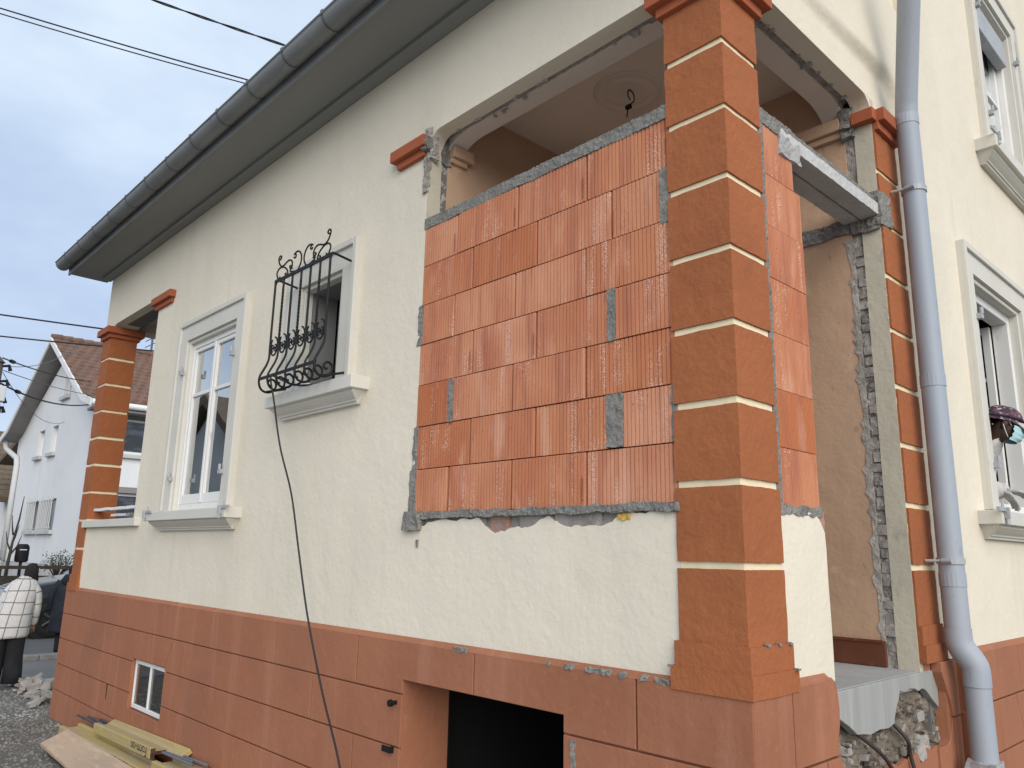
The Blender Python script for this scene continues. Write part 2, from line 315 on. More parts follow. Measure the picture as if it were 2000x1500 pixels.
def lat_box(x0, x1, y0, y1, z0, z1, res):
    """closed box whose faces are subdivided, shared vertices"""
    n = [max(1, int(round((b - a) / res))) for a, b in ((x0, x1), (y0, y1), (z0, z1))]
    idx = {}; mb = MB()
    def P(i, j, k):
        if (i, j, k) not in idx:
            idx[(i, j, k)] = len(mb.v); mb.v.append((x0 + (x1 - x0) * i / n[0], y0 + (y1 - y0) * j / n[1], z0 + (z1 - z0) * k / n[2]))
        return idx[(i, j, k)]
    for i in range(n[0]):
        for j in range(n[1]):
            mb.f.append((P(i, j, 0), P(i, j + 1, 0), P(i + 1, j + 1, 0), P(i + 1, j, 0)))
            mb.f.append((P(i, j, n[2]), P(i + 1, j, n[2]), P(i + 1, j + 1, n[2]), P(i, j + 1, n[2])))
    for i in range(n[0]):
        for k in range(n[2]):
            mb.f.append((P(i, 0, k), P(i + 1, 0, k), P(i + 1, 0, k + 1), P(i, 0, k + 1)))
            mb.f.append((P(i, n[1], k), P(i, n[1], k + 1), P(i + 1, n[1], k + 1), P(i + 1, n[1], k)))
    for j in range(n[1]):
        for k in range(n[2]):
            mb.f.append((P(0, j, k), P(0, j, k + 1), P(0, j + 1, k + 1), P(0, j + 1, k)))
            mb.f.append((P(n[0], j, k), P(n[0], j + 1, k), P(n[0], j + 1, k + 1), P(n[0], j, k + 1)))
    return mb
def rough_box(name, b, res, amp, scale, seed, mat, parent, smooth=False, amp2=0, scale2=0):
    return rough(lat_box(*b, res), amp, scale, seed, amp2, scale2).build(name, mat, parent, smooth)
def bev(name, mb, w, mat, parent, seg=2):
    bm = bmesh.new(); vs_ = [bm.verts.new(v) for v in mb.v]
    for f in mb.f:
        try: bm.faces.new([vs_[i] for i in f])
        except ValueError: pass
    bmesh.ops.recalc_face_normals(bm, faces=bm.faces)
    bmesh.ops.bevel(bm, geom=list(bm.edges), offset=w, segments=seg, affect='EDGES', profile=.5)
    me = bpy.data.meshes.new(name); bm.to_mesh(me); bm.free(); me.materials.append(MATS[mat])
    return link(bpy.data.objects.new(name, me), parent)
def bbox(name, b, w, mat, parent, seg=2): return bev(name, MB().box(*b), w, mat, parent, seg)
def poly_slab(name, poly, axis, a, b, w, mat, parent):
    """extruded outline with a small bevel round every edge"""
    return bev(name, MB().prism(poly, axis, a, b), w, mat, parent, 1) if w else MB().prism(poly, axis, a, b).build(name, mat, parent)
def cells(xs, zs, holes):
    xs = sorted(set(xs)); zs = sorted(set(zs)); out = []
    for i in range(len(xs) - 1):
        for j in range(len(zs) - 1):
            cx = (xs[i] + xs[i + 1]) / 2; cz = (zs[j] + zs[j + 1]) / 2
            if not any(h[0] < cx < h[1] and h[2] < cz < h[3] for h in holes): out.append((xs[i], xs[i + 1], zs[j], zs[j + 1]))
    return out
def block_with_holes(name, x0, x1, z0, z1, holes, plane, a, b, w, mat, parent, dissolve=True):
    """a block in the plane 'y' (or 'x'), front at a, back at b, openings cut out of its outline"""
    hs = [h for h in holes if h[0] < x1 and h[1] > x0 and h[2] < z1 and h[3] > z0]
    xs = [x0, x1] + [t for h in hs for t in h[:2] if x0 < t < x1]; zs = [z0, z1] + [t for h in hs for t in h[2:] if z0 < t < z1]
    cl = cells(xs, zs, hs)
    if not cl: return None
    bm = bmesh.new(); cache = {}
    def Vt(x, z):
        if (x, z) not in cache: cache[(x, z)] = bm.verts.new((x, a, z) if plane == 'y' else (a, x, z))
        return cache[(x, z)]
    for c in cl: bm.faces.new([Vt(c[0], c[2]), Vt(c[1], c[2]), Vt(c[1], c[3]), Vt(c[0], c[3])])
    if dissolve: bmesh.ops.dissolve_limit(bm, angle_limit=.01, verts=bm.verts, edges=bm.edges)
    r = bmesh.ops.extrude_face_region(bm, geom=list(bm.faces))
    d = Vector((0, b - a, 0)) if plane == 'y' else Vector((b - a, 0, 0))
    bmesh.ops.translate(bm, vec=d, verts=[g for g in r['geom'] if isinstance(g, bmesh.types.BMVert)])
    bmesh.ops.recalc_face_normals(bm, faces=bm.faces)
    if w:
        fe = [e_ for e_ in bm.edges if all(abs((v.co.y if plane == 'y' else v.co.x) - a) < 1e-6 for v in e_.verts)]
        bmesh.ops.bevel(bm, geom=fe, offset=w, segments=2, affect='EDGES', profile=.5)
    me = bpy.data.meshes.new(name); bm.to_mesh(me); bm.free(); me.materials.append(MATS[mat])
    return link(bpy.data.objects.new(name, me), parent)
def catmull(pts, n=8):
    P = [Vector(p) for p in pts]; P = [P[0] * 2 - P[1]] + P + [P[-1] * 2 - P[-2]]; out = []
    for i in range(1, len(P) - 2):
        for k in range(n):
            t = k / n; a, b, c, d = P[i - 1:i + 3]
            out.append(.5 * ((2 * b) + (c - a) * t + (2 * a - 5 * b + 4 * c - d) * t * t + (3 * b - a - 3 * c + d) * t ** 3))
    out.append(P[-2]); return out
def text_mesh(name, body, size, mat, parent, mw, depth=.0006):
    cu = bpy.data.curves.new(name, 'FONT'); cu.body = body; cu.size = size; cu.extrude = depth; cu.align_x = 'LEFT'
    tmp = bpy.data.objects.new('tmp_text', cu); col.objects.link(tmp)
    dg = bpy.context.evaluated_depsgraph_get(); me = bpy.data.meshes.new_from_object(tmp.evaluated_get(dg))
    bpy.data.objects.remove(tmp); bpy.data.curves.remove(cu)
    me.name = name; me.materials.clear(); me.materials.append(MATS[mat]); me.transform(mw)
    return link(bpy.data.objects.new(name, me), parent)

# ------------------------------------------------------------------ ground, road, kerbs
ZG = -1.86
def sheet(name, x0, x1, y0, y1, z, mat):
    return tag(MB().quad((x0, y0, z), (x1, y0, z), (x1, y1, z), (x0, y1, z)).build(name, mat), kind='structure')
sheet('ground', -500, 500, -500, 500, ZG - .012, 'gravel_ground')
sheet('driveway', -13.6, -10.9, -30, 30, ZG - .004, 'wet_concrete')
sheet('road', -26.5, -14.25, -200, 200, ZG - .03 + .026, 'asphalt')
for y in range(-6, 12):
    k = bbox('kerb', (-13.92, -13.72, y * 1.0 + .005, y * 1.0 + .995, ZG - .1, ZG + .07), .012, 'kerb_stone', None); tag(k, kind='structure')
sheet('gutter_strip', -14.25, -13.92, -200, 200, ZG, 'kerb_stone')
sheet('bounce_ground', -4.2, 14, -16, -.04, ZG - .006, 'pale_paving')  # unseen pale ground added to bounce light up onto facade and eave
sheet('pavement', -30, -26.5, -200, 200, ZG + .09, 'wet_concrete')

# ------------------------------------------------------------------ the house
ZP, HC = -.483, .2733
house = thing('house', 'cream stucco house with terracotta plinth, banded pillars and a grey eave', 'house', (-4.3, 4, ZG))
WA = (-5.80, -4.71, .335, 1.94); W2 = (-3.60, -3.01, 1.13, 1.94)
NEAR = (-2.104, .5, -9, 2.63); FAR = (-8.383, -6.82, .235, 2.63)
CW = (-6.29, -5.49, -1.435, -1.0); CO = (-2.085, -.89, -9, -.68)
T = .105
xsA = [-8.66, 0] + [v for h in (WA, W2, FAR) for v in h[:2]] + [-2.104]
wall = block_with_holes('wall', -8.66, 0, -.50, 3.33, [WA, W2, FAR, NEAR], 'y', 0, T, 0, 'stucco', house, False)
wall['label'] = 'long cream stucco wall under the eave'
# back leaf inside the wall (blocks light) with the same openings
block_with_holes('wall', -8.55, -2.11, -1.9, 3.33, [(WA[0] - .06, WA[1] + .06, WA[2] - .05, WA[3] + .06), (W2[0] - .05, W2[1] + .05, W2[2] - .05, W2[3] + .05), (FAR[0] - .2, FAR[1] + .01, FAR[2], FAR[3]), (CW[0], CW[1], CW[2], CW[3])], 'y', T + .005, .27, 0, 'interior_room', house, False)
# parapet under the brick infill, its plaster broken away along the top edge
jag = [(-2.104, .155), (-2.02, .145), (-1.959, .167), (-1.88, .176), (-1.8, .184), (-1.735, .172), (-1.669, .182), (-1.6, .176), (-1.544, .187), (-1.505, .168), (-1.482, .147), (-1.455, .128), (-1.421, .113), (-1.375, .108), (-1.326, .112), (-1.28, .13), (-1.233, .136), (-1.18, .131), (-1.126, .139), (-1.09, .160), (-1.058, .172), (-1.03, .183), (-1.007, .176), (-.985, .158), (-.957, .147), (-.9, .131), (-.86, .136), (-.81, .128), (-.767, .135), (-.7, .130), (-.649, .146), (-.625, .158), (-.605, .172), (-.58, .178), (-.549, .189), (-.50, .183), (-.453, .18), (-.4, .190), (-.348, .194), (-.31, .188), (-.27, .203)]
jj = []
for i, (x, z) in enumerate(jag):
    jj.append((x, z))
    if i < len(jag) - 1:
        x2, z2 = jag[i + 1]; jj.append(((x + x2) / 2 + random.uniform(-.006, .006), (z + z2) / 2 + random.uniform(-.008, .008)))
p = poly_slab('parapet', [(-2.104, -.50), (-.27, -.50)] + jj[::-1], 'y', 0, .03, .002, 'stucco', house)
p['label'] = 'parapet plaster broken off along its top edge'
MB().box(-2.15, -.02, .022, .27, -.50, .205).build('parapet_core', 'old_brick_grey', house)
# old bricks and mortar showing where the plaster fell off
for i, (a, b, z0, z1, mt) in enumerate([(-1.44, -1.30, .10, .195, 'old_brick'), (-1.22, -1.01, .10, .195, 'old_brick_grey'), (-.985, -.70, .10, .195, 'old_brick_grey'), (-1.60, -1.475, .12, .195, 'old_brick_grey')]):
    rough_box('old_brick', (a, b, .008, .03, z0, z1), .02, .006, 18, i + 2, mt, house)
# cream strip and crack of loose plaster
# beam over the porch opening: outer leaf is the wall, then a broken groove, then the inner leaf
def fillet(name, corner, r, sx, sz, axis, a, b, mat, n=8, squash=1.0):
    cx, cz = corner; c = (cx + sx * r, cz + sz * r * squash)
    poly = [(cx, cz)] + [(c[0] - sx * r * math.cos(t * math.pi / 2 / n), c[1] - sz * r * squash * math.sin(t * math.pi / 2 / n)) for t in range(n + 1)]
    return MB().prism(poly, axis, a, b).build(name, mat, house)
fillet('arch_corner', (-2.104, 2.63), .11, 1, -1, 'y', .001, T - .001, 'stucco')
fillet('arch_corner', (-6.82, 2.63), .09, -1, -1, 'y', .001, .268, 'stucco')
fillet('arch_corner', (-8.383, 2.63), .16, 1, -1, 'y', .001, .268, 'stucco', squash=.55)
MB().box(-2.104, -.11, .155, .285, 2.65, 3.3).build('beam', 'loggia_plaster', house)
fillet('arch_corner', (-2.104, 2.65), .22, 1, -1, 'y', .156, .284, 'loggia_plaster', 12, .45)
MB().box(-.285, -.155, .285, 1.66, 2.705, 3.3).build('beam', 'loggia_plaster', house)
fillet('arch_corner', (1.657, 2.705), .24, -1, -1, 'x', -.284, -.156, 'loggia_plaster', 12, .5)
rough_box('broken_edge', (-2.12, -.10, .10, .16, 2.655, 2.76), .018, .016, 22, 11, 'old_plaster_edge', house, amp2=.008, scale2=70)
rough_box('broken_edge', (-.16, -.10, .12, 1.67, 2.715, 2.80), .018, .016, 22, 12, 'old_plaster_edge', house, amp2=.008, scale2=70)
for i in range(26):   # crumbs of plaster hanging along the groove
    t = random.random(); s_ = random.uniform(.008, .02)
    if i < 13: c = (-2.05 + t * 1.7, random.choice((.105, .152)) + random.uniform(-.01, .01), 2.625)
    else: c = (random.choice((-.105, -.152)) + random.uniform(-.01, .01), .30 + t * 1.3, 2.685)
    rough_box('plaster_crumb', (c[0] - s_, c[0] + s_, c[1] - s_ * .5, c[1] + s_ * .5, c[2] - .006, c[2] + .012), .012, .012, 40, i + 60, 'old_plaster_edge', house)
# loggia inner walls, ceiling, floor
MB().box(-2.30, -2.104, .155, 1.80, -.56, 3.0).build('loggia_wall', 'peach_wall', house)
MB().box(-2.104, -.165, 1.657, 1.80, -.56, 3.0).build('loggia_wall', 'peach_wall', house)
MB().box(-2.2, -.16, .16, 1.75, 2.95, 3.01).build('loggia_ceiling', 'loggia_ceiling', house)
# ceiling rose
ro = MB()
rad = [0, .10, .135, .15, .19, .205, .22]; hh = [.0, .0, .012, .004, .004, .014, 0]
ro.add([(-1.222 + r_ * math.cos(k * math.pi / 20), .914 + r_ * math.sin(k * math.pi / 20), 2.948 - h_) for r_, h_ in zip(rad, hh) for k in range(40)],
       [(i * 40 + k, i * 40 + (k + 1) % 40, (i + 1) * 40 + (k + 1) % 40, (i + 1) * 40 + k) for i in range(6) for k in range(40)])
ro.build('ceiling_rose', 'loggia_plaster', house, True)
# right jamb (broken frame seat) and left jamb
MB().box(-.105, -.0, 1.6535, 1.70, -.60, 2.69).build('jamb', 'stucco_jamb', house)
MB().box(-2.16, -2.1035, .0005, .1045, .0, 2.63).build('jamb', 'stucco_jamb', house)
rough_box('broken_edge', (-.18, -.095, 1.665, 1.72, -.54, 2.68), .016, .014, 20, 21, 'old_plaster_edge', house, amp2=.007, scale2=75)
rough_box('broken_edge', (-2.16, -2.112, .098, .162, .1, 2.62), .016, .014, 20, 22, 'old_plaster_edge', house, amp2=.007, scale2=75)
# torn plaster margin on the peach wall
tm = []; zz = -.50
L_, R_ = [], []
while zz < 1.86:
    L_.append((-.178 - abs(mnoise.noise(Vector((zz * 3.1, 4.2, 0)))) * .04 - (.018 if random.random() < .2 else 0), zz)); R_.append((-.155, zz)); zz += .032
MB().prism(L_ + R_[::-1], 'y', 1.6535, 1.66).build('torn_plaster', 'old_plaster_edge', house)
for k in range(34):   # little open joints of the brickwork in the torn strip
    z = -.45 + k * .066 + random.uniform(-.01, .01)
    rough_box('broken_brick', (-.15 + random.uniform(-.006, .006), -.105, 1.655 + random.uniform(-.004, .006), 1.68, z, z + random.uniform(.04, .056)), .02, .007, 30, k, random.choice(['old_brick_grey', 'old_plaster_edge', 'old_brick_grey', 'mortar']), house)
bbox('skirting', (-2.1, -.155, 1.640, 1.66, -.535, -.405), .004, 'skirting_tile', house)
bbox('skirting', (-2.1, -.165, 1.634, 1.6405, -.418, -.402), .002, 'skirting_tile', house)
MB().box(-2.12, -.012, .02, 1.70, -.62, -.538).build('porch_floor', 'concrete', house)
# remains of inner capitals on the loggia walls
for b in [(-2.105, -2.05, .165, .335, 2.52, 2.60), (-2.105, -2.075, .165, .30, 2.485, 2.52)]: bbox('inner_capital', b, .006, 'peach_wall', house)
for b in [(-.46, -.165, 1.60, 1.659, 2.53, 2.61), (-.42, -.165, 1.625, 1.659, 2.49, 2.53)]: bbox('inner_capital', b, .006, 'peach_wall', house)
for i, b in enumerate([(-.17, -.095, 1.615, 1.67, 2.47, 2.66), (-.16, -.10, 1.60, 1.66, 2.52, 2.62)]):
    rough_box('broken_edge', b, .018, .018, 20, 31 + i, 'mortar', house)
rough_box('broken_edge', (-2.15, -2.095, .10, .17, 2.46, 2.63), .016, .018, 20, 33, 'mortar', house)
rough_box('broken_edge', (-2.135, -2.07, -.012, .05, 2.45, 2.66), .014, .016, 24, 34, 'old_plaster_edge', house, amp2=.01, scale2=60)
rough_box('broken_edge', (-2.14, -2.098, -.012, .012, 2.22, 2.46), .014, .013, 24, 36, 'old_brick_grey', house, amp2=.008, scale2=60)
rough_box('broken_edge', (-2.125, -2.06, -.05, .0, 2.50, 2.575), .014, .016, 26, 35, 'mortar', house)

# capitals: upper slab and lower fillet, on the far jamb and the near jamb of facade A
def cap_piece(name, x0, x1, y0, y1, parent, pr=.07):
    c = bbox(name, (x0, x1, y0, y1, 2.525, 2.60), .004, 'pillar_dark', parent); bbox('lower_fillet', (x0 + .035, x1 - .035, y0 + .035, y1, 2.475, 2.527), .004, 'pillar_dark', c)
    return c
pm('pillar_dark', (.36, .10, .042), .8, [(3, O1, .4, .7, (.31, .088, .04), .7), (40, O1, .68, .74, (.17, .055, .03), .6)], [(35, .3, .004, 4)])
cap_piece('capital', -2.45, -2.085, -.065, .01, house)
cap_piece('capital', -6.90, -6.36, -.065, .012, house)

# ---- pillars: a cream core with raised orange blocks
ZB, HB, GR = -.0124, .3206, .030
def pillar(x0, x1, y0, y1, label, rough_amp=.0022, faces='xy'):
    core = MB().box(x0 - .0015, x1 + .0015, y0 - (.0015 if 'y' in faces else -.001), y1 + .0015, -.50, 2.52).build('pillar', 'groove_cream', house); core['label'] = label
    pr = .012
    edges = [ZB + k * HB for k in range(8)]
    for k in range(9):
        z0 = edges[k - 1] if k > 0 else -.33
        z1 = (edges[k] - GR) if k < 8 else 2.495
        bx = (x0 - (pr if 'X' in faces else 0), x1 + (pr if 'x' in faces else 0), y0 - (pr if 'y' in faces else 0), y1 + (pr if 'Y' in faces else 0), z0 + random.uniform(-.002, .002), z1 + random.uniform(-.002, .002))
        rough_box('pillar_block', bx, .028, rough_amp, 14, k + int(abs(x0) * 10) + int(y0 * 7), 'pillar_orange', core, amp2=rough_amp * .6, scale2=55)
    for z0, z1, q in ((-.415, -.318, .026), (-.498, -.413, .038)):
        bx = (x0 - (q if 'X' in faces else 0), x1 + (q if 'x' in faces else 0), y0 - (q if 'y' in faces else 0), y1 + (q if 'Y' in faces else 0), z0, z1)
        bev('base_step', rough(lat_box(*bx, .05), .002, 12, int(z0 * 100)), 0.0001, 'pillar_orange', core, 1)
    for z0, z1, q in ((2.475, 2.527, .038), (2.525, 2.605, .075)):
        bbox('capital', (x0 - (q if 'X' in faces else .0), x1 + (q if 'x' in faces else 0), y0 - (q if 'y' in faces else 0), y1 + (q if 'Y' in faces else 0), z0, z1), .004, 'pillar_dark', core)
    return core
pillar(-.278, 0, 0, .275, 'near corner pillar of orange blocks with cream joints', faces='xyXY')
pillar(-8.66, -8.383, 0, .28, 'far corner pillar of orange blocks with cream joints', faces='xyXY')
pillar(-.10, .0, 1.657, 1.963, 'engaged pilaster beside the downpipe', faces='x')
bbox('capital', (-.10, .03, 1.60, 1.66, 2.525, 2.60), .004, 'pillar_dark', house)
# torn plaster scar on the inner edge of the near pillar and mortar smear on the pilaster
rough_box('broken_edge', (-.300, -.272, .004, .04, 2.23, 2.42), .012, .010, 30, 41, 'old_plaster_edge', house)
rough_box('broken_edge', (-.302, -.274, .004, .04, 2.44, 2.50), .012, .010, 30, 44, 'old_plaster_edge', house)
rough_box('mortar_patch', (-.06, .016, 1.63, 1.79, 1.88, 2.09), .018, .014, 10, 42, 'mortar', house, amp2=.008, scale2=50)
rough_box('mortar_patch', (-.16, .006, 1.635, 1.72, 1.86, 1.96), .02, .014, 14, 43, 'mortar', house, amp2=.008, scale2=50)
rough_box('mortar_patch', (-.50, -.14, 1.640, 1.67, 1.875, 1.97), .02, .018, 9, 47, 'mortar', house, amp2=.01, scale2=45)
rough_box('mortar_patch', (-.012, .012, 1.66, 1.76, 1.80, 1.87), .02, .01, 14, 48, 'mortar', house, amp2=.008, scale2=50)

# ---- facade B: parapet stub, arch wall, main wall
pb = [(.27, -.50), (.70, -.50), (.703, -.30), (.698, -.10), (.70, .05), (.695, .12), (.68, .14), (.66, .165), (.64, .188), (.60, .197), (.55, .203), (.45, .20), (.36, .205), (.27, .203)]
poly_slab('parapet', pb, 'x', -.11, 0, .003, 'stucco', house)
rough_box('mortar_patch', (-.10, .004, .29, .67, .185, .222), .016, .010, 22, 51, 'mortar', house, amp2=.006, scale2=70)
rough_box('mortar_patch', (-.10, -.004, .62, .70, .13, .21), .014, .012, 22, 52, 'old_brick', house)
# wall over the porch, recessed below the upper wall with a soft rounded step
XM = .05
def stepx(y, z):
    # signed distance outside the recess y < 1.985, z < 2.90 (rounded corner)
    r = .16; qy = y - (1.985 - r); qz = z - (2.90 - r)
    d = (math.hypot(max(qy, 0), max(qz, 0)) + min(max(qy, qz), 0)) - r
    t = min(max((d + .02) / .085, 0), 1); t = t * t * (3 - 2 * t)
    fade = min(max((y - .1) / 1.5, 0.12), 1)
    return XM * t * (fade if y < 1.9 else 1)
g = MB(); g.grid(lambda u, v: (stepx(.0 + u * 2.2, 2.69 + v * .81), .0 + u * 2.2, 2.69 + v * .81), 110, 42)
g.build('wall', 'stucco', house, True)
g = MB(); g.grid(lambda u, v: (stepx(1.963 + u * .237, -.50 + v * 3.19), 1.963 + u * .237, -.50 + v * 3.19), 24, 40)
g.build('wall', 'stucco', house, True)
MB().box(-.105, -.002, .0, 1.75, 2.69, 3.3).build('beam', 'stucco', house)
MB().prism([(0, 3.49), (2.2, 3.49), (2.2, 5.5), (0, 3.72)], 'x', -.04, .006).build('wall', 'stucco', house)
fillet('arch_corner', (1.657, 2.69), .10, -1, -1, 'x', -.104, -.001, 'stucco')
WB = (3.0, 4.16, .345, 1.93); WU = (3.95, 5.05, 3.20, 4.85)
block_with_holes('wall', 2.2, 9.0, -.5, 5.2, [WB, WU], 'x', XM, XM - .16, 0, 'stucco', house, False)['label'] = 'cream gable wall right of the downpipe'
MB().prism([(1.9, 5.2), (9.0, 5.2), (5.5, 8.2)], 'x', -.2, 0.02).build('wall', 'stucco', house)
# remaining shell of the house
MB().box(-8.66, -8.50, 1.95, 9, -1.9, 5.2).build('wall', 'stucco', house)
MB().box(-8.66, .04, 8.85, 9.0, -1.9, 5.2).build('wall', 'stucco', house)
MB().box(-8.5, -.02, .02, 8.85, 3.34, 3.38).build('partition', 'interior_dark', house)
MB().box(-8.5, -2.35, 1.96, 2.06, -1.9, 5.0).build('partition', 'interior_dark', house)
MB().box(-2.35, -2.30, .28, 2.0, -1.9, 3.33).build('partition', 'interior_dark', house)
MB().box(-6.9, -6.80, .28, 2.0, -1.9, 3.33).build('partition', 'interior_dark', house)
MB().box(-2.3, -.02, 1.80, 1.95, -1.9, 5.0).build('partition', 'interior_room', house)
MB().box(-2.3, -.01, .3, 1.80, 3.015, 3.05).build('partition', 'interior_dark', house)
MB().box(-3.4, -3.3, 2.0, 8.8, -1.9, 5.0).build('partition', 'interior_room', house)
MB().box(-8.5, -.16, 2.06, 8.8, 2.72, 2.78).build('partition', 'interior_room', house)
MB().box(-6.8, -2.36, .28, 1.95, 2.72, 2.78).build('partition', 'interior_room', house)
MB().box(-2.3, -.2, 1.96, 8.8, -.42, -.36).build('partition', 'wood_dark', house)

# ---- far loggia
bbox('coping', (-8.40, -6.63, -.05, .30, .205, .285), .006, 'stone_trim', house)
MB().box(-8.655, -6.83, .107, .27, -1.9, .204).build('parapet', 'stucco', house)
MB().box(-8.66, -8.40, .28, 1.95, -1.9, .204).build('parapet', 'stucco', house)
MB().box(-8.66, -8.40, .28, 1.95, 2.63, 3.3).build('beam', 'stucco', house)
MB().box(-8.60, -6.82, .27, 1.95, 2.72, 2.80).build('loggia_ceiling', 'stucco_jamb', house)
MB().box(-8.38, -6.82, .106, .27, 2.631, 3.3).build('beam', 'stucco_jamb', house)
fillet('arch_corner', (1.90, 2.63), .22, -1, -1, 'x', -8.659, -8.401, 'stucco', squash=.6)
MB().box(-8.66, -8.40, 1.88, 1.95, -1.9, 2.64).build('jamb', 'stucco', house)

# ---- plinth: base sheet with raised blocks, joints left open between them
ZPB = -1.95
hA = [CW, CO]
block_with_holes('plinth_backing', -8.70, .024, ZPB, ZP - .012, hA, 'y', -.012, .10, 0, 'plinth_paint', house, False)
odd = [-8.735, -7.707, -6.66, -5.63, -4.595, -3.565, -2.545, -1.495, -.493, .032]
even = [-8.735, -8.2, -7.15, -6.11, -5.10, -4.06, -3.04, -2.0, -1.0, .032]
rows = [ZP - k * HC for k in range(6)]; rows[5] = ZPB
J = .0045
def pl_block(x0, x1, z0, z1, top, plane='y', front=-.03, back=-.008, holes=()):
    o = block_with_holes('plinth_block', x0 + J, x1 - J, z0 + J, z1 - (0 if top else J), holes, plane, front, back, .003, 'plinth_paint', house)
    if o and top:      # weathered slope along the upper edge
        for v in o.data.vertices:
            if v.co.z > z1 - .012: v.co.z += .0
    return o
for k in range(5):
    xs = odd if k % 2 == 0 else even
    for i in range(len(xs) - 1):
        x0, x1 = xs[i], xs[i + 1]
        if k == 0 and x1 > -.4: x1 = .032
        if k == 1 and abs(x0 + 6.11) < .01:
            # three blocks over the cellar window with one slanted joint
            z0, z1 = rows[k + 1] + J, rows[k] - J
            poly_slab('plinth_block', [(-6.107, -.998), (-5.895 - J, -.998), (-5.895 - J, z1), (-6.107, z1)], 'y', -.03, -.008, .003, 'plinth_paint', house)
            poly_slab('plinth_block', [(-5.895 + J, -.998), (-5.512 - J, -.998), (-5.36 - J, z1), (-5.895 + J, z1)], 'y', -.03, -.008, .003, 'plinth_paint', house)
            poly_slab('plinth_block', [(-5.512 + J, -.998), (-5.49, -.998), (-5.49, z0), (-5.103, z0), (-5.103, z1), (-5.36 + J, z1)], 'y', -.03, -.008, .003, 'plinth_paint', house)
            continue
        pl_block(x0, x1, rows[k + 1], rows[k], k == 0, holes=hA)
# sloped ledge on top of the plinth, facade A
MB().prism([(-.0305, ZP - .001), (-.0005, ZP - .001), (-.0005, ZP + .026)], 'x', -8.735, -.31).build('plinth_ledge', 'plinth_ledge_paint' if 'plinth_ledge_paint' in MATS else 'plinth_paint', house)
# facade B plinth
MB().box(-.10, .012, -.02, .60, ZPB, ZP - .012).build('plinth_backing', 'plinth_paint', house)
MB().box(-.10, .012, .60, 2.0, ZPB, -.93).build('plinth_backing', 'plinth_paint', house)
pl_block(-.031, .262, -.777, ZP, True, 'x', .032, .008)
eb = [(.262 + J, ZP), (.60, ZP + .012), (.635, ZP - .01), (.648, ZP - .06), (.655, -.60), (.648, -.66), (.632, -.70), (.628, -.742), (.64, -.777 + J), (.262 + J, -.777 + J)]
poly_slab('plinth_block', eb, 'x', .008, .032, .003, 'plinth_paint', house)
MB().prism([(.0325, ZP - .001), (.0005, ZP - .001), (.0005, ZP + .026)], 'y', .33, .60).build('plinth_ledge', 'plinth_paint', house)
pl_block(-.031, .52, -1.05, -.777, False, 'x', .032, .008)
brk = [(.52 + J, -.777 - J), (.64, -.777 - J), (.66, -.82), (.70, -.86)] + [(.70 + i * .0465, -.895 + .018 * math.sin(i * 2.1) + random.uniform(-.008, .008)) for i in range(1, 20)] + [(1.62, -.90), (1.70, -.885)]
poly_slab('plinth_block', brk + [(1.70, -1.05 + J), (.52 + J, -1.05 + J)], 'x', .008, .032, .002, 'plinth_paint', house)
for y0, y1, z0, z1 in ((-.031, .262, -1.327, -1.05), (.262, 1.2, -1.327, -1.05), (1.2, 2.0, -1.327, -1.05), (-.031, .6, -1.6, -1.327), (.6, 1.6, -1.6, -1.327), (1.6, 2.0, -1.6, -1.327), (-.031, 2.0, -1.95, -1.6)):
    pl_block(y0, y1, z0, z1, False, 'x', .032, .008)
MB().box(-.08, -.002, 1.66, 1.90, -.56, -.485).build('plinth_backing', 'plinth_paint', house)
MB().box(-.10, -.0005, 1.66, 1.97, 2.50, 2.70).build('wall', 'stucco', house)
# block under the pilaster, then the main wall plinth
MB().box(-.08, .04, 1.86, 2.10, -1.0, -.50).build('plinth_backing', 'plinth_paint', house)
poly_slab('plinth_block', [(1.80, -.50), (2.02, -.50), (2.02, -.775), (1.915, -.775), (1.90, -.72), (1.865, -.66), (1.80, -.55)], 'x', .0, .055, .004, 'plinth_paint', house)
poly_slab('plinth_block', [(1.80, -.90), (1.86, -.885), (1.90, -.83), (1.915, -.781), (1.925, -.781), (1.925, -1.05), (1.70, -1.05), (1.70, -.895)], 'x', .0, .045, .003, 'plinth_paint', house)
poly_slab('plinth_block', [(1.931, -.781), (2.02, -.781), (2.02, -1.05), (1.931, -1.05)], 'x', .0, .052, .003, 'plinth_paint', house)
MB().box(-.1, .060, 2.02, 9.0, ZPB, ZP - .012).build('plinth_backing', 'plinth_paint', house)
for i, (y0, y1) in enumerate(((2.02, 3.05), (3.05, 4.07), (4.07, 5.1), (5.1, 6.1))): pl_block(y0, y1, ZP - HC, ZP, True, 'x', .082, .056)
z0, z1 = ZP - 2 * HC + J, ZP - HC - J
for po in ([(2.02, z0), (2.57 - J, z0), (2.57 - J, z1), (2.02, z1)], [(2.57 + J, z0), (3.02 - J, z0), (2.92 - J, z1), (2.57 + J, z1)], [(3.02 + J, z0), (3.6, z0), (3.6, z1), (2.92 + J, z1)]):
    poly_slab('plinth_block', po, 'x', .056, .082, .003, 'plinth_paint', house)
for y0, y1 in ((2.02, 3.05), (3.05, 4.07), (4.07, 5.1)):
    for k in (2, 3, 4): pl_block(y0 + (.5 if k == 3 else 0), y1 + (.5 if k == 3 else 0), ZP - (k + 1) * HC, ZP - k * HC, False, 'x', .082, .056)
MB().prism([(.0825, ZP - .001), (XM + .0005, ZP - .001), (XM + .0005, ZP + .026)], 'y', 2.02, 9.0).build('plinth_ledge', 'plinth_paint', house)
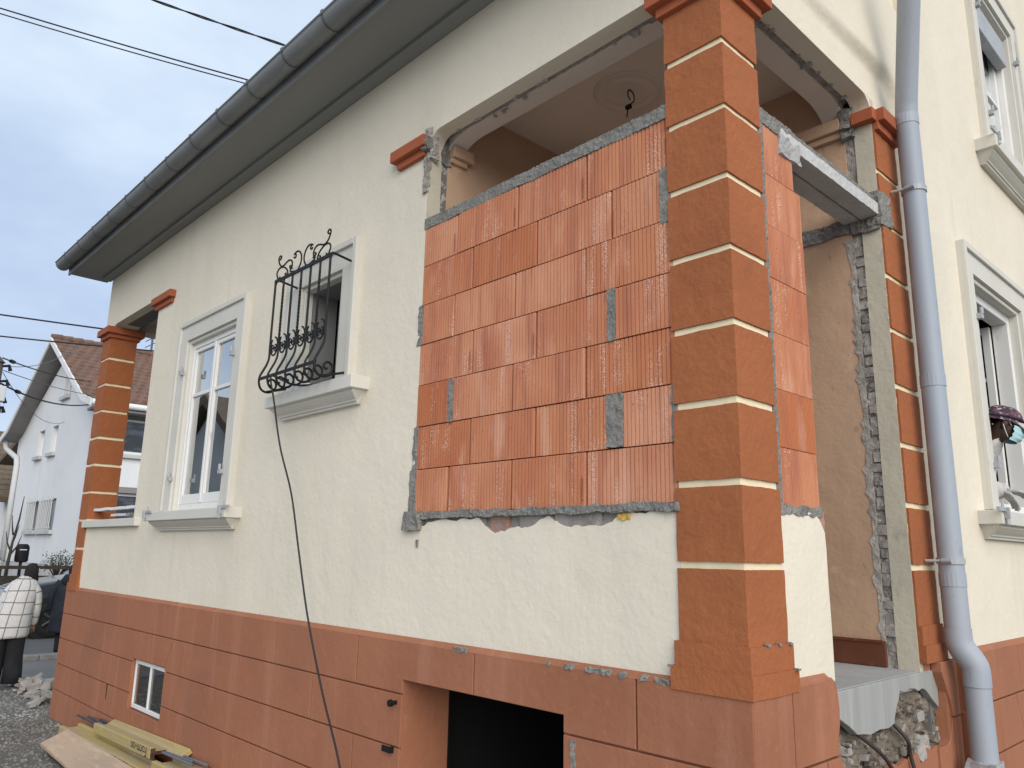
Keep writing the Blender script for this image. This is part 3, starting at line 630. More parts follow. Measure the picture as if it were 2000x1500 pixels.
# broken doorstep: smooth cement face, rubble core showing below
cf = [(.671, -.541), (1.10, -.541), (1.30, -.5405), (1.776, -.541), (1.857, -.556), (1.853, -.73), (1.80, -.70), (1.705, -.637), (1.67, -.622), (1.64, -.618), (1.60, -.626), (1.55, -.610), (1.488, -.604), (1.42, -.612), (1.36, -.603), (1.34, -.64), (1.31, -.665), (1.291, -.691), (1.275, -.715), (1.269, -.736), (1.20, -.748), (1.104, -.741), (1.0, -.75), (.93, -.738), (.867, -.732), (.83, -.71), (.798, -.692), (.75, -.67), (.692, -.644), (.665, -.62)]
poly_slab('cement_face', cf, 'x', -.035, .006, .0025, 'cement_face', house)
MB().box(-.5, -.034, .66, 1.70, -.62, -.5385).build('porch_floor', 'concrete', house)
g = MB()
def rub(u, v):
    y = .58 + u * 1.36; z = -.56 - v * .44
    p_ = Vector((0, y, z)); d = mnoise.noise(p_ * 5.5) * .055 + mnoise.noise(p_ * 14 + Vector((3, 0, 0))) * .04 + mnoise.noise(p_ * 38) * .016
    return (-.055 + d + .03 * v, y + mnoise.noise(p_ * 30) * .008, z + mnoise.noise(p_ * 30 + Vector((9, 0, 0))) * .008)
g.grid(rub, 150, 56); g.build('rubble_core', 'rubble_fill', house)
for i in range(60):
    y = random.uniform(.66, 1.86); z = random.uniform(-.90, -.66); s_ = random.choice((.008, .010, .014, .02, .03))
    if 1.3 > y and z > -.74: continue
    rough_box('rubble_piece', (-.05 - s_ * .4, -.02 + s_ * .5, y - s_, y + s_, z - s_ * .7, z + s_ * .7), s_ * .7, s_ * .55, 1.1 / s_ * .5, i + 100, random.choice(['rubble_fill', 'rubble_fill', 'rubble_stone']), house)
rough_box('rubble_piece', (-.02, .035, 1.46, 1.60, -.915, -.83), .014, .02, 16, 90, 'rubble_stone', house, amp2=.01, scale2=60)

# ---- eave: soffit board, wall moulding, gutter with straps, roof
x0e, x1e = -8.90, .42
MB().box(x0e, x1e, -.43, .0, 3.305, 3.335).build('soffit', 'soffit_paint', house)
bbox('eave_moulding', (x0e + .16, x1e, -.105, -.0005, 3.272, 3.306), .008, 'soffit_paint', house)
bbox('fascia', (x0e, x1e, -.452, -.4305, 3.285, 3.40), .003, 'zinc_dark', house)
gut = MB(); n_ = 14
prof = [(-.518 + .083 * math.cos(a), 3.418 + .083 * math.sin(a)) for a in [math.pi + math.pi * k / n_ for k in range(n_ + 1)]]
profi = [(-.518 + .080 * math.cos(a), 3.418 + .080 * math.sin(a)) for a in [2 * math.pi - math.pi * k / n_ for k in range(n_ + 1)]]
gut.prism(prof + profi, 'x', x0e - .02, x1e)
gut.tube([(x0e - .02, -.601, 3.42), (x1e, -.601, 3.42)], .009, 8)
gutter = gut.build('gutter', 'zinc_dark', house, False)
MB().prism([(-.518 + .083 * math.cos(a), 3.418 + .083 * math.sin(a)) for a in [math.pi + math.pi * k / n_ for k in range(n_ + 1)]], 'x', x0e - .023, x0e - .0205).build('gutter_end', 'zinc_dark', gutter)
for k in range(17):
    x = x0e + .38 + k * .545
    pts = [(x, -.518 + .087 * math.cos(a), 3.418 + .087 * math.sin(a)) for a in [math.pi * .98 + math.pi * 1.02 * t / 16 for t in range(17)]]
    s_ = MB()
    for a, b in zip(pts[:-1], pts[1:]): s_.add([(x - .008, a[1], a[2]), (x + .008, a[1], a[2]), (x + .008, b[1], b[2]), (x - .008, b[1], b[2])], [(0, 1, 2, 3)])
    s_.box(x - .015, x + .015, -.608, -.596, 3.405, 3.438)
    s_.build('gutter_strap', 'strap_grey', gutter)
for k in range(5):
    x = -7.6 + k * 1.95; pts = [(-.518 + .0855 * math.cos(a), 3.418 + .0855 * math.sin(a)) for a in [math.pi + math.pi * t / n_ for t in range(n_ + 1)]]
    s_ = MB()
    for a, b in zip(pts[:-1], pts[1:]): s_.add([(x - .004, a[0], a[1]), (x + .05, a[0], a[1]), (x + .05, b[0], b[1]), (x - .004, b[0], b[1])], [(0, 1, 2, 3)])
    s_.build('gutter_seam', 'zinc_dark', gutter)
roof = MB(); roof.prism([(-.50, 3.43), (-.42, 3.35), (5.5, 8.3), (11.4, 3.4), (11.4, 3.5), (5.5, 8.5)], 'x', x0e, x1e)
roof.build('roof', 'roof_tile', house)

# ---- windows
def mapA(s, n, z): return (s, -n, z)
def mapB(s, n, z): return (XM + n, s, z)
def sb(mp_, s0, s1, n0, n1, z0, z1, mb=None):
    mb = mb or MB(); V = [mp_(s, n, z) for z in (z0, z1) for n in (n0, n1) for s in (s0, s1)]
    return mb.add(V, [(0, 1, 3, 2), (4, 6, 7, 5), (0, 4, 5, 1), (2, 3, 7, 6), (0, 2, 6, 4), (1, 5, 7, 3)])
def trim(mp_, W, wd, label, bottom):
    s0, s1, z0, z1 = W
    root = MB()
    sb(mp_, s0 - wd, s0 + .0, -.02, .036, bottom, z1, root); sb(mp_, s1, s1 + wd, -.02, .036, bottom, z1, root); sb(mp_, s0 - wd, s1 + wd, -.02, .036, z1, z1 + wd, root)
    o = root.build('window', 'stone_trim', house); o['label'] = label
    e = .045
    for b in ((s0 - wd - .001, s0 - wd + e, .030, .056, bottom, z1 + wd + .001), (s1 + wd - e, s1 + wd + .001, .030, .056, bottom, z1 + wd + .001), (s0 - wd + e, s1 + wd - e, .030, .056, z1 + wd - e, z1 + wd + .001)):
        bev('trim_edge', sb(mp_, *b), .003, 'stone_trim', o, 1)
    # comb-dressed strips down both sides
    cm = MB(); z = bottom + .01
    while z < z1 + wd - .20:
        for s in (s0 - wd + e, s1 + wd - e - .022): sb(mp_, s, s + .022, .034, .040, z, z + .009, cm)
        z += .018
    cm.build('comb_dressing', 'stone_trim', o)
    bev('inner_step', sb(mp_, s0 - .0, s0 + .035, -.055, .012, bottom, z1), .004, 'stone_trim', o, 1); bev('inner_step', sb(mp_, s1 - .035, s1, -.055, .012, bottom, z1), .004, 'stone_trim', o, 1)
    bev('inner_step', sb(mp_, s0 + .035, s1 - .035, -.055, .012, z1 - .035, z1), .004, 'stone_trim', o, 1)
    return o
def sill(mp_, s0, s1, zt, th, proj, o, name='sill'):
    p = MB(); sb(mp_, s0, s1, -.10, proj, zt - th, zt, p); b = bev(name, p, .005, 'stone_trim', o, 2)
    prof = [(.0, zt - th), (proj - .03, zt - th), (proj - .035, zt - th - .018), (proj - .06, zt - th - .04), (proj - .085, zt - th - .058), (proj - .088, zt - th - .068), (proj - .10, zt - th - .070), (proj - .102, zt - th - .085), (.0, zt - th - .085)]
    mb = MB(); n = len(prof); inset = [.03, .03, .035, .055, .07, .073, .08, .082, .082]
    mb.add([mp_(s0 + i_, q[0], q[1]) for q, i_ in zip(prof, inset)] + [mp_(s1 - i_, q[0], q[1]) for q, i_ in zip(prof, inset)], [tuple(range(n)), tuple(range(n, 2 * n))[::-1]] + [(i, n + i, n + (i + 1) % n, (i + 1) % n) for i in range(n)])
    mb.build('sill_moulding', 'stone_trim', o)
    return b
def leaf(mp_, s0, s1, z0, z1, nf, o, bars=(), st=.055, bot=.13, top=.055, depth=.04, gl='window_glass'):
    fr = MB()
    for b in ((s0, s0 + st, nf - depth, nf, z0, z1), (s1 - st, s1, nf - depth, nf, z0, z1), (s0 + st, s1 - st, nf - depth, nf - .001, z0, z0 + bot), (s0 + st, s1 - st, nf - depth, nf - .001, z1 - top, z1)): sb(mp_, *b, fr)
    for zb in bars: sb(mp_, s0 + st, s1 - st, nf - depth + .004, nf - .004, zb - .016, zb + .016, fr)
    bev('casement', fr, .003, 'window_paint', o, 1)
    zs = [z0 + bot] + [q for b in bars for q in (b - .016, b + .016)] + [z1 - top]
    for i in range(0, len(zs), 2):
        sb(mp_, s0 + st, s1 - st, nf - depth * .55 - .003, nf - depth * .55, zs[i], zs[i + 1]).build('pane', gl, o)
def hinge(mp_, s, n, z, o):
    h = MB(); sb(mp_, s - .022, s + .022, n, n + .035, z - .018, z + .018, h); h.tube([mp_(s + .005, n + .03, z + .015), mp_(s + .005, n + .03, z + .06)], .012, 8); h.build('hinge_pin', 'grey_metal', o)
def catch(mp_, s, z, sg, o):
    h = MB(); sb(mp_, min(s, s + sg * .15), max(s, s + sg * .15), .135, .150, z - .010, z + .012, h); sb(mp_, s - .012, s + .012, .12, .165, z - .05, z + .014, h)
    h.tube([mp_(s + sg * .05, .143, z), mp_(s + sg * .05, .143, z + .05)], .008, 6); h.tube([mp_(s, .15, z - .05), mp_(s, .15, z - .085)], .012, 6); h.build('shutter_catch', 'grey_metal', o)
# tall casement window of facade A
wa = trim(mapA, WA, .19, 'tall white casement window with four panes', .33)
sill(mapA, -6.11, -4.35, .318, .08, .135, wa)
fr = MB(); s0, s1, z0, z1 = WA
for b in ((s0 + .034, s0 + .062, -.10, -.022, z0, z1 - .03), (s1 - .062, s1 - .034, -.10, -.022, z0, z1 - .03), (s0 + .062, s1 - .062, -.10, -.023, z1 - .085, z1 - .03), (s0 + .062, s1 - .062, -.10, -.023, z0, z0 + .05)): sb(mapA, *b, fr)
bev('window_frame', fr, .004, 'window_paint', wa, 1)
mid = (s0 + s1) / 2
leaf(mapA, s0 + .064, mid - .004, z0 + .052, z1 - .087, -.03, wa, (1.40,), bot=.085, st=.036, top=.036)
leaf(mapA, mid + .004, s1 - .064, z0 + .052, z1 - .087, -.03, wa, (1.40,), bot=.085, st=.036, top=.036)
bev('meeting_strip', sb(mapA, mid - .018, mid + .018, -.029, -.018, z0 + .054, z1 - .09), .003, 'window_paint', wa, 1)
for z in (.62, 1.62): hinge(mapA, s0 - .01, .034, z, wa); hinge(mapA, s1 + .01, .034, z, wa)
catch(mapA, -6.07, .318, 1, wa); catch(mapA, -4.41, .318, 1, wa)
MB().box(s0 - .05, s1 + .05, .60, .62, z0 - .1, z1 + .1).build('dark_backing', 'interior_dark', wa)  # near-black sheet behind the panes, standing in for the unlit room
# small open window of facade A
w2 = trim(mapA, W2, .19, 'small open window behind the iron grille', 1.11)
sill(mapA, -3.83, -2.64, 1.108, .085, .135, w2)
sb(mapA, W2[0] - .0, W2[0] + .04, -.26, -.056, W2[2], W2[3]).build('reveal', 'window_grey', w2)  # stone reveals in darker grey, the shade of their depth painted in
sb(mapA, W2[1] - .04, W2[1], -.26, -.056, W2[2], W2[3]).build('reveal', 'window_grey', w2)
sb(mapA, W2[0], W2[1], -.26, -.056, W2[3] - .04, W2[3]).build('reveal', 'window_grey', w2)
def mapL(s, n, z): return (-3.56 - n, .24 + s, z)
MB().box(-3.55, -3.40, .27, .29, 1.13, 1.90).build('casement', 'window_grey', w2)
MB().box(-3.62, -2.99, .60, .62, 1.0, 2.0).build('dark_backing', 'interior_dark', w2)  # near-black sheet that paints the dark of the room behind
# windows of the gable wall
wb = trim(mapB, WB, .19, 'open casement window with a person leaning out', .33)
sill(mapB, 2.66, 4.52, .318, .085, .135, wb)
fr = MB(); s0, s1, z0, z1 = WB
for b in ((s0 + .03, s0 + .075, -.16, -.05, z0, z1 - .03), (s1 - .085, s1 - .03, -.16, -.05, z0, z1 - .03), (s0 + .075, s1 - .085, -.16, -.051, z1 - .10, z1 - .03), (s0 + .075, s1 - .085, -.16, -.051, z0, z0 + .06)): sb(mapB, *b, fr)
bev('window_frame', fr, .004, 'window_paint', wb, 1)
def mapO(s, n, z): return (-.12 - s, 4.04 - n, z)
leaf(mapO, 0, .50, z0 + .08, z1 - .11, 0, wb, (1.40,), bot=.12, gl='room_glass')
for z in (.62, 1.62): hinge(mapB, s0 - .012, .034, z, wb)
catch(mapB, 2.70, .318, -1, wb)
wu = trim(mapB, WU, .19, 'upper window with a raised blind above the downpipe', 3.19)
sill(mapB, 3.56, 5.4, 3.18, .10, .145, wu)
fr = MB(); s0, s1, z0, z1 = WU
for b in ((s0 + .03, s0 + .085, -.16, -.05, z0, z1 - .03), (s1 - .085, s1 - .03, -.16, -.05, z0, z1 - .03), (s0 + .085, s1 - .085, -.16, -.051, z1 - .10, z1 - .03), (s0 + .085, s1 - .085, -.16, -.051, z0, z0 + .06)): sb(mapB, *b, fr)
bev('window_frame', fr, .004, 'window_paint', wu, 1)
leaf(mapB, s0 + .09, (s0 + s1) / 2, z0 + .065, z1 - .11, -.10, wu, (4.1,)); leaf(mapB, (s0 + s1) / 2 + .01, s1 - .09, z0 + .065, z1 - .11, -.10, wu, (4.1,))
bev('blind_box', sb(mapB, s0 + .085, s1 - .085, -.09, -.01, z1 - .36, z1 - .11), .006, 'grey_metal', wu, 1)
for z in (3.55, 4.55): hinge(mapB, s0 - .012, .034, z, wu); hinge(mapB, s1 + .012, .034, z, wu)
catch(mapB, 3.62, 3.19, -1, wu)
# cellar window
cw = bev('cellar_window', MB().box(CW[0], CW[1], .06, .09, CW[2], CW[3]), .002, 'wood_dark', house, 1); cw['label'] = 'small two-pane cellar window'
fr = MB()
for b in ((CW[0] + .01, CW[0] + .036), ((CW[0] + CW[1]) / 2 - .014, (CW[0] + CW[1]) / 2 + .014), (CW[1] - .036, CW[1] - .01)): fr.box(b[0], b[1], .0, .028, CW[2] + .045, CW[3] - .045)
fr.box(CW[0] + .01, CW[1] - .01, .0005, .0275, CW[2] + .01, CW[2] + .045); fr.box(CW[0] + .01, CW[1] - .01, .0005, .0275, CW[3] - .045, CW[3] - .012)
bev('window_frame', fr, .003, 'grey_white', cw, 1) if 'grey_white' in MATS else bev('window_frame', fr, .003, 'window_paint', cw, 1)
for a, b in ((CW[0] + .036, (CW[0] + CW[1]) / 2 - .014), ((CW[0] + CW[1]) / 2 + .014, CW[1] - .036)): MB().box(a, b, .012, .015, CW[2] + .045, CW[3] - .045).build('pane', 'cellar_glass', cw)
rv = MB()
rv.box(CW[0] - .02, CW[0] + .002, -.019, .10, CW[2] - .02, CW[3] + .02); rv.box(CW[1] - .002, CW[1] + .02, -.019, .10, CW[2] - .02, CW[3] + .02); rv.box(CW[0], CW[1], -.019, .10, CW[3] - .002, CW[3] + .02); rv.prism([(-.028, CW[2] - .012), (.10, CW[2] + .012), (.10, CW[2] - .03), (-.028, CW[2] - .03)], 'x', CW[0], CW[1])
rv.build('reveal', 'plinth_paint', cw)
# cellar opening: painted jamb, dark room behind
MB().box(CO[0] - .03, CO[0] + .003, -.019, .30, ZPB, CO[3] + .03).build('cellar_jamb', 'plinth_paint', house)
MB().box(CO[1] - .003, CO[1] + .03, -.019, .30, ZPB, CO[3] + .03).build('cellar_jamb', 'plinth_paint', house)
MB().box(CO[0], CO[1], -.019, .30, CO[3] - .003, CO[3] + .03).build('cellar_head', 'plinth_paint', house)
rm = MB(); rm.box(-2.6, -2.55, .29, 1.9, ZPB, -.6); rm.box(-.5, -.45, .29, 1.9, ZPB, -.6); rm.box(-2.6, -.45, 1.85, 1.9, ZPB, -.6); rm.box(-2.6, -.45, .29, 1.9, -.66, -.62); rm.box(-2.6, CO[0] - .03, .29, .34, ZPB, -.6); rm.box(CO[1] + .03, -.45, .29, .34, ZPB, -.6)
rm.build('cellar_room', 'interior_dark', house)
# small fittings by the cellar opening, gouges and mortar droppings
bt = MB(); bt.tube([(-2.133, -.028, -.803), (-2.133, -.06, -.803)], .011, 10); bt.tube([(-2.133, -.06, -.803), (-2.133, -.078, -.803)], .019, 12); bt.build('bolt', 'iron_black', house)
bt = MB(); bt.box(-2.215, -2.135, -.055, -.050, -1.06, -1.028); bt.box(-2.145, -2.135, -.05, -.029, -1.06, -1.028); bt.build('bracket', 'iron_black', house)
for i, (x, w_) in enumerate(((-.985, .010), (-.86, .030), (-.72, .045), (-.655, .035), (-.565, .024), (-.45, .018), (-.36, .040), (-1.62, .05), (-1.58, .03))):
    rough_box('mortar_dropping', (x - w_ * .8, x + w_ * .8, -.034, -.008, ZP - .006, ZP + .014), .009, .009, 45, i + 200, 'mortar', house, amp2=.005, scale2=110)
for i, (x, y, z) in enumerate(((.034, .27, -.32), (.05, .29, -.415), (.03, .10, -.318), (.03, .19, -.318), (-.315, -.03, -.415))):
    rough_box('mortar_dropping', (x - .012, x + .002, y - .012, y + .012, z - .002, z + .006), .006, .005, 60, i + 220, 'mortar', house)
rough_box('gouge', (-.845, -.818, -.033, -.02, -.90, -.775), .010, .009, 40, 230, 'mortar', house)
rough_box('slot', (-6.905, -6.885, -.032, -.02, -1.44, -1.30), .012, .004, 40, 231, 'interior_dark', house)
rough_box('foam_smear', (-.60, -.53, -.006, .006, .155, .182), .009, .008, 60, 232, 'foam_yellow', house)
rough_box('mortar_dropping', (-2.05, -2.035, -.008, .004, .03, .07), .009, .006, 60, 233, 'mortar', house)
# downpipe with elbow, sleeves and brackets
dp = MB(); RP = .062
px, py = XM + .07, 1.885
top = [(px, py, -.36), (px, py, 1.0), (px, py, 2.60), (px + .014, py - .020, 2.70), (px + .125, py - .20, 3.10), (px + .31, py - .50, 3.75)]
dp.tube(top, RP, 20, cap=False)
pipe = dp.build('downpipe', 'pipe_paint', house, True)
pipe['label'] = 'grey-blue painted downpipe'
el = MB(); el.tube(catmull([(px, py, -.33), (px, py, -.39), (px + .010, py + .004, -.425), (px + .030, py + .010, -.46), (px + .050, py + .018, -.495), (px + .060, py + .022, -.53), (px + .060, py + .022, -.61)], 3), RP + .004, 22, cap=False); el.build('elbow', 'pipe_paint', pipe, True)
el = MB(); el.tube([(px + .06, py + .022, -.59), (px + .06, py + .022, -1.9)], RP - .001, 20, cap=False); el.build('lower_pipe', 'pipe_paint', pipe, True)
for z in (2.55, .95, -.12): MB().tube([(px, py, z), (px, py, z + .07)], RP + .003, 20).build('sleeve', 'pipe_paint', pipe)
for z in (2.13, .01):
    b = MB(); b.tube([(px, py, z - .016), (px, py, z + .016)], RP + .007, 20); b.tube([(px - .1, py - .075, z), (px, py - .06, z)], .008, 6); b.tube([(px - .02, py - .072, z), (px + .03, py - .078, z)], .012, 8); b.build('pipe_bracket', 'grey_metal', pipe)
rough_box('tape_wrap', (px + .06 - .069, px + .06 + .069, py + .022 - .069, py + .022 + .069, -1.03, -.96), .02, .012, 25, 240, 'grey_metal', pipe)
# dead light cable on the loggia ceiling
lw = MB(); lx, ly, lz = -1.20, .90, 2.95
lw.tube(catmull([(lx, ly, lz), (lx + .02, ly + .02, lz - .03), (lx + .01, ly + .04, lz - .07), (lx - .03, ly + .035, lz - .09)], 6), .004, 6); lw.tube(catmull([(lx, ly, lz), (lx - .015, ly + .01, lz - .03), (lx - .01, ly + .03, lz - .06)], 6), .004, 6); lw.box(lx - .05, lx - .012, ly + .025, ly + .047, lz - .11, lz - .085); lw.tube([(lx - .035, ly + .035, lz - .108), (lx - .045, ly + .035, lz - .165)], .004, 6)
tag(lw.build('ceiling_cable', 'iron_black'), 'loose black lamp cable hanging from the loggia ceiling rose', 'cable')

# ------------------------------------------------------------------ new brick infill
ZK, HK = .2203, .25
def ribbed(name, mp_, s0, s1, z0, z1, n, depth, per, parent, groove=.0045, gd=.0055, bow=0):
    """hollow brick: ribbed front, plain back"""
    k = max(2, int(round((s1 - s0) / per))); p = (s1 - s0) / k; prof = []
    ed = .006
    for i in range(k):
        a = s0 + i * p; w_ = groove * (.8 + .4 * mnoise.random())
        prof += [(a + .0018, 0), (a + p - w_ - .0012, 0), (a + p - w_, -gd), (a + p - .0008, -gd)] if i < k - 1 else [(a + .0018, 0), (a + p - ed * .4, 0), (a + p, -gd * .8)]
    prof = [(s0, -gd * .8)] + prof
    V = [mp_(s, n + d, z) for z in (z0, z1) for s, d in prof] + [mp_(s, n - depth, z) for z in (z0, z1) for s in (s0, s1)]
    q = len(prof); Fc = [(i, i + 1, q + i + 1, q + i) for i in range(q - 1)]
    b = 2 * q
    Fc += [(b, b + 2, b + 3, b + 1), (0, q, b + 2, b), (q - 1, b + 1, b + 3, 2 * q - 1), tuple([b, b + 1] + list(range(q - 1, -1, -1))), tuple([b + 3, b + 2] + list(range(q, 2 * q)))]
    return ob(name, V, Fc, 'hollow_brick', parent)
def mapI(s, n, z): return (s, -n, z)
def mapJ(s, n, z): return (n, s, z)
bw = thing('brick_wall', 'new orange ribbed hollow-brick infill wall left of the near corner pillar', 'brick wall', (-1.2, .1, .22))
XR = -.281
rowsB = [  # bottom to top
    [(-2.085, -1.797), (-1.783, -1.284), (-1.279, -.784), (-.780, XR)],
    [(-2.09, -1.617), (-1.613, -1.119), (-1.115, -.652), (-.570, -.30)],
    [(-2.102, -1.812), (-1.775, -1.288), (-1.283, -.787), (-.783, XR)],
    [(-2.102, -1.618), (-1.612, -1.121), (-1.117, -.642), (-.606, XR)],
    [(-2.085, -1.792), (-1.788, -1.285), (-1.281, -.786), (-.782, XR)],
    [(-2.10, -1.636), (-1.632, -1.123), (-1.119, -.624), (-.620, -.335)],
    [(-2.10, -1.784), (-1.78, -1.271), (-1.267, -.779), (-.775, XR)]]
random.seed(11)
for r, row in enumerate(rowsB):
    z0 = ZK + r * HK
    for i, (a, b) in enumerate(row):
        o = ribbed('brick', mapI, a + (.0 if i == 0 else random.uniform(.003, .0065)), b - (.0 if i == 3 else random.uniform(.003, .0065)), z0 + .0025, z0 + HK - .0035, random.uniform(-.003, .003), .20, .0227, bw)
        if random.random() < .35:
            pass
# printed maker's stamp running up the plain edge of a few bricks
def stamp(x, z, body, y=-.0040, size=.0125):
    text_mesh('stamp', body, size, 'brick_ink', bw, Matrix.Translation((x, y, z)) @ Matrix.Rotation(R(-90), 4, 'Y') @ Matrix.Rotation(R(90), 4, 'X'))
for x, z in ((-1.286, 1.735), (-.795, 1.735), (-.606, 1.50), (-1.80, 1.735), (-1.13, .99), (-.80, .235), (-1.628, .985)): stamp(x, z, '• BE WIENERBERGER •')
# mortar: top bed, bottom bed, filled joints and edges
rough_box('mortar_bed', (-2.11, -.276, -.003, .19, ZK + 7 * HK - .002, 2.036), .012, .006, 7, 3, 'mortar', bw, amp2=.005, scale2=95)
rough_box('mortar_bed', (-2.04, -.276, -.018, .10, .188, ZK + .002), .012, .011, 8, 5, 'mortar', bw, amp2=.007, scale2=55)
rough_box('mortar_bed', (-2.165, -2.015, -.028, .03, .125, .225), .015, .016, 16, 6, 'mortar', bw, amp2=.007, scale2=60)
for i, b in enumerate([(-1.815, -1.772, ZK + 2 * HK, ZK + 3 * HK), (-.648, -.603, ZK + 3 * HK, ZK + 4 * HK), (-.658, -.566, ZK + HK + .006, ZK + 2 * HK - .002),
                       (-2.13, -2.082, ZK + 4 * HK, ZK + 5 * HK), (-.338, -.279, ZK + 5 * HK - .01, ZK + 6 * HK), (-.305, -.272, ZK + HK, ZK + 2 * HK),
                       (-2.125, -2.086, ZK + HK, ZK + 2 * HK), (-2.145, -2.082, ZK - .01, ZK + HK)]):
    rough_box('mortar_joint', (b[0], b[1], -.004, .08, b[2], b[3]), .013, .006, 18, i + 10, 'mortar', bw, amp2=.005, scale2=65)
bp_ = thing('brick_pier', 'narrow stack of finely ribbed bricks right of the near corner pillar', 'brick pier', (-.1, .5, .22))
for r in range(7):
    z0 = ZK + r * HK - .008
    ribbed('brick', mapJ, .322, .664 - (.0 if r < 6 else .06), z0 + .0012, z0 + HK - .002, random.uniform(-.003, .001), .20, .0127, bp_, groove=.0032, gd=.006)
rough_box('mortar_joint', (-.10, .002, .278, .326, .215, 2.0), .013, .005, 20, 71, 'mortar', bp_, amp2=.004, scale2=60)
rough_box('mortar_bed', (-.19, .004, .275, .62, 1.955, 2.035), .012, .006, 8, 72, 'mortar', bp_, amp2=.005, scale2=95)
li = thing('concrete_lintel', 'precast concrete lintel spanning the doorway from bricks to pilaster', 'lintel', (-.1, 1.1, 1.96))
rough_box('lintel_beam', (-.20, .004, .50, 1.73, 1.935, 2.005), .02, .0025, 25, 73, 'lintel_concrete', li, amp2=.002, scale2=90)
rough_box('mortar_bed', (-.19, -.012, .55, 1.74, 2.003, 2.05), .018, .008, 22, 74, 'mortar', li, amp2=.006, scale2=70)
MB().box(-.104, -.098, .70, 1.70, 1.930, 1.9345).build('joint_line', 'mortar', li)
rough_box('formwork_scrap', (-.03, .010, .47, .68, 1.86, 1.97), .016, .012, 24, 75, 'concrete', li, amp2=.006, scale2=60)

# ------------------------------------------------------------------ wrought iron grille
gr = thing('window_grille', 'black wrought-iron bellied window grille with scrolls over the small window', 'window grille', (-3.26, -.2, 1.1))
GY, GZ = -.215, 1.955
bars = [-3.656 + k * .131 for k in range(7)]
for k, x in enumerate(bars):
    prof = [(GY, GZ), (GY, 1.80), (GY, 1.60), (GY, 1.45), (GY, 1.37), (GY - .012, 1.32), (GY - .035, 1.27), (GY - .058, 1.22), (GY - .060, 1.17), (GY - .04, 1.128), (GY - .002, 1.112), (GY + .04, 1.122), (GY + .068, 1.152), (GY + .07, 1.19), (GY + .045, 1.212), (GY + .018, 1.205), (GY + .008, 1.182), (GY + .02, 1.166), (GY + .034, 1.17)]
    pts = catmull([(x, y, z) for y, z in prof], 5)
    if k % 2:
        up = [p for p in pts if p.z > 1.40]; low = [p for p in pts if p.z <= 1.405]
        a = MB(); st = [Vector((x, GY, GZ - (GZ - 1.40) * t / 60)) for t in range(61)]
        a.tube(st, .0088, 4, twist=0); 
        b = MB(); b.tube([q for q in st if 1.45 < q.z < 1.88], .0092, 4, twist=60)
        a.v += []; a.add(b.v, b.f); a.tube(low, .0078, 8); a.build('twisted_bar', 'iron_black', gr)
    else:
        a = MB(); a.tube(pts, .0085, 8); a.build('bar', 'iron_black', gr)
for y, z, w in ((GY, GZ, .012), (GY - .058, 1.20, .010)):
    MB().box(bars[0] - .008, bars[-1] + .008, y - .006, y + .006, z - w, z + w).build('cross_rail', 'iron_black', gr)
for x in (bars[0], bars[-1]):
    a = MB(); a.tube(catmull([(x, GY, GZ - .03), (x, GY + .01, GZ + .012), (x, GY + .04, GZ + .015), (x, -.03, GZ - .005)], 6), .0085, 8); a.build('wall_stay', 'iron_black', gr)
    a = MB(); a.tube([(x, GY + .0, 1.115), (x, -.13, 1.14), (x, -.03, 1.17)], .0085, 8); a.build('wall_stay', 'iron_black', gr)
def spiral(cx, cz, r0_, r1_, a0, turns, n=18):
    return [(cx + (r0_ + (r1_ - r0_) * t / n) * math.cos(a0 + turns * 2 * math.pi * t / n), cz + (r0_ + (r1_ - r0_) * t / n) * math.sin(a0 + turns * 2 * math.pi * t / n)) for t in range(n + 1)]
for i in range(6):     # ovals with paired curls between the bars
    cx = (bars[i] + bars[i + 1]) / 2; cz = 1.445; a = MB()
    a.tube([(cx + .050 * math.sin(t * math.pi / 16 + .5) , GY, cz + .068 * math.cos(t * math.pi / 16 + .5)) for t in range(-2, 27)], .0052, 6, flat=1.4)
    for sg in (-1, 1):
        for dz in (-1, 1):
            a.tube([(cx + sg * .020 + p_[0], GY, cz - .014 + dz * .017 + p_[1]) for p_ in spiral(0, 0, .020, .006, math.pi * (0 if sg < 0 else 1), sg * dz * .9, 12)], .0052, 6)
    a.build('oval_scroll', 'iron_black', gr)
xc = (bars[0] + bars[-1]) / 2; B0 = GZ + .006
for sg in (-1, 1):
    def S(pts, n=6): return [Vector((xc + sg * p_[0], GY, B0 + p_[1] * .60)) for p_ in [tuple(v)[:2] for v in catmull([(p[0], p[1], 0) for p in pts], n)]]
    a = MB(); a.tube(S([(.33, .030), (.345, .012), (.365, .018), (.375, .05), (.385, .09), (.365, .135), (.325, .150), (.28, .135), (.235, .09), (.215, .04), (.222, .012), (.245, .012), (.252, .034), (.24, .042)]), .0055, 6, flat=1.3); a.build('scroll', 'iron_black', gr)
    a = MB(); a.tube(S([(.355, .262), (.340, .272), (.332, .292), (.348, .312), (.368, .300), (.372, .268), (.355, .21), (.325, .168), (.29, .158), (.25, .178), (.21, .192), (.175, .178), (.155, .14), (.152, .10), (.165, .078), (.185, .085), (.186, .105), (.172, .11)]), .0055, 6, flat=1.3); a.build('scroll', 'iron_black', gr)
    a = MB(); a.tube(S([(.135, .20), (.125, .185), (.108, .190), (.105, .215), (.12, .235), (.135, .232), (.10, .252), (.065, .245), (.035, .205), (.02, .15), (.022, .09), (.04, .04), (.06, .008)]), .0055, 6, flat=1.3); a.build('scroll', 'iron_black', gr)
    a = MB(); a.tube(S([(.148, .062), (.165, .07), (.178, .055), (.168, .032), (.14, .018), (.11, .008)]), .0055, 6, flat=1.3); a.build('scroll', 'iron_black', gr)
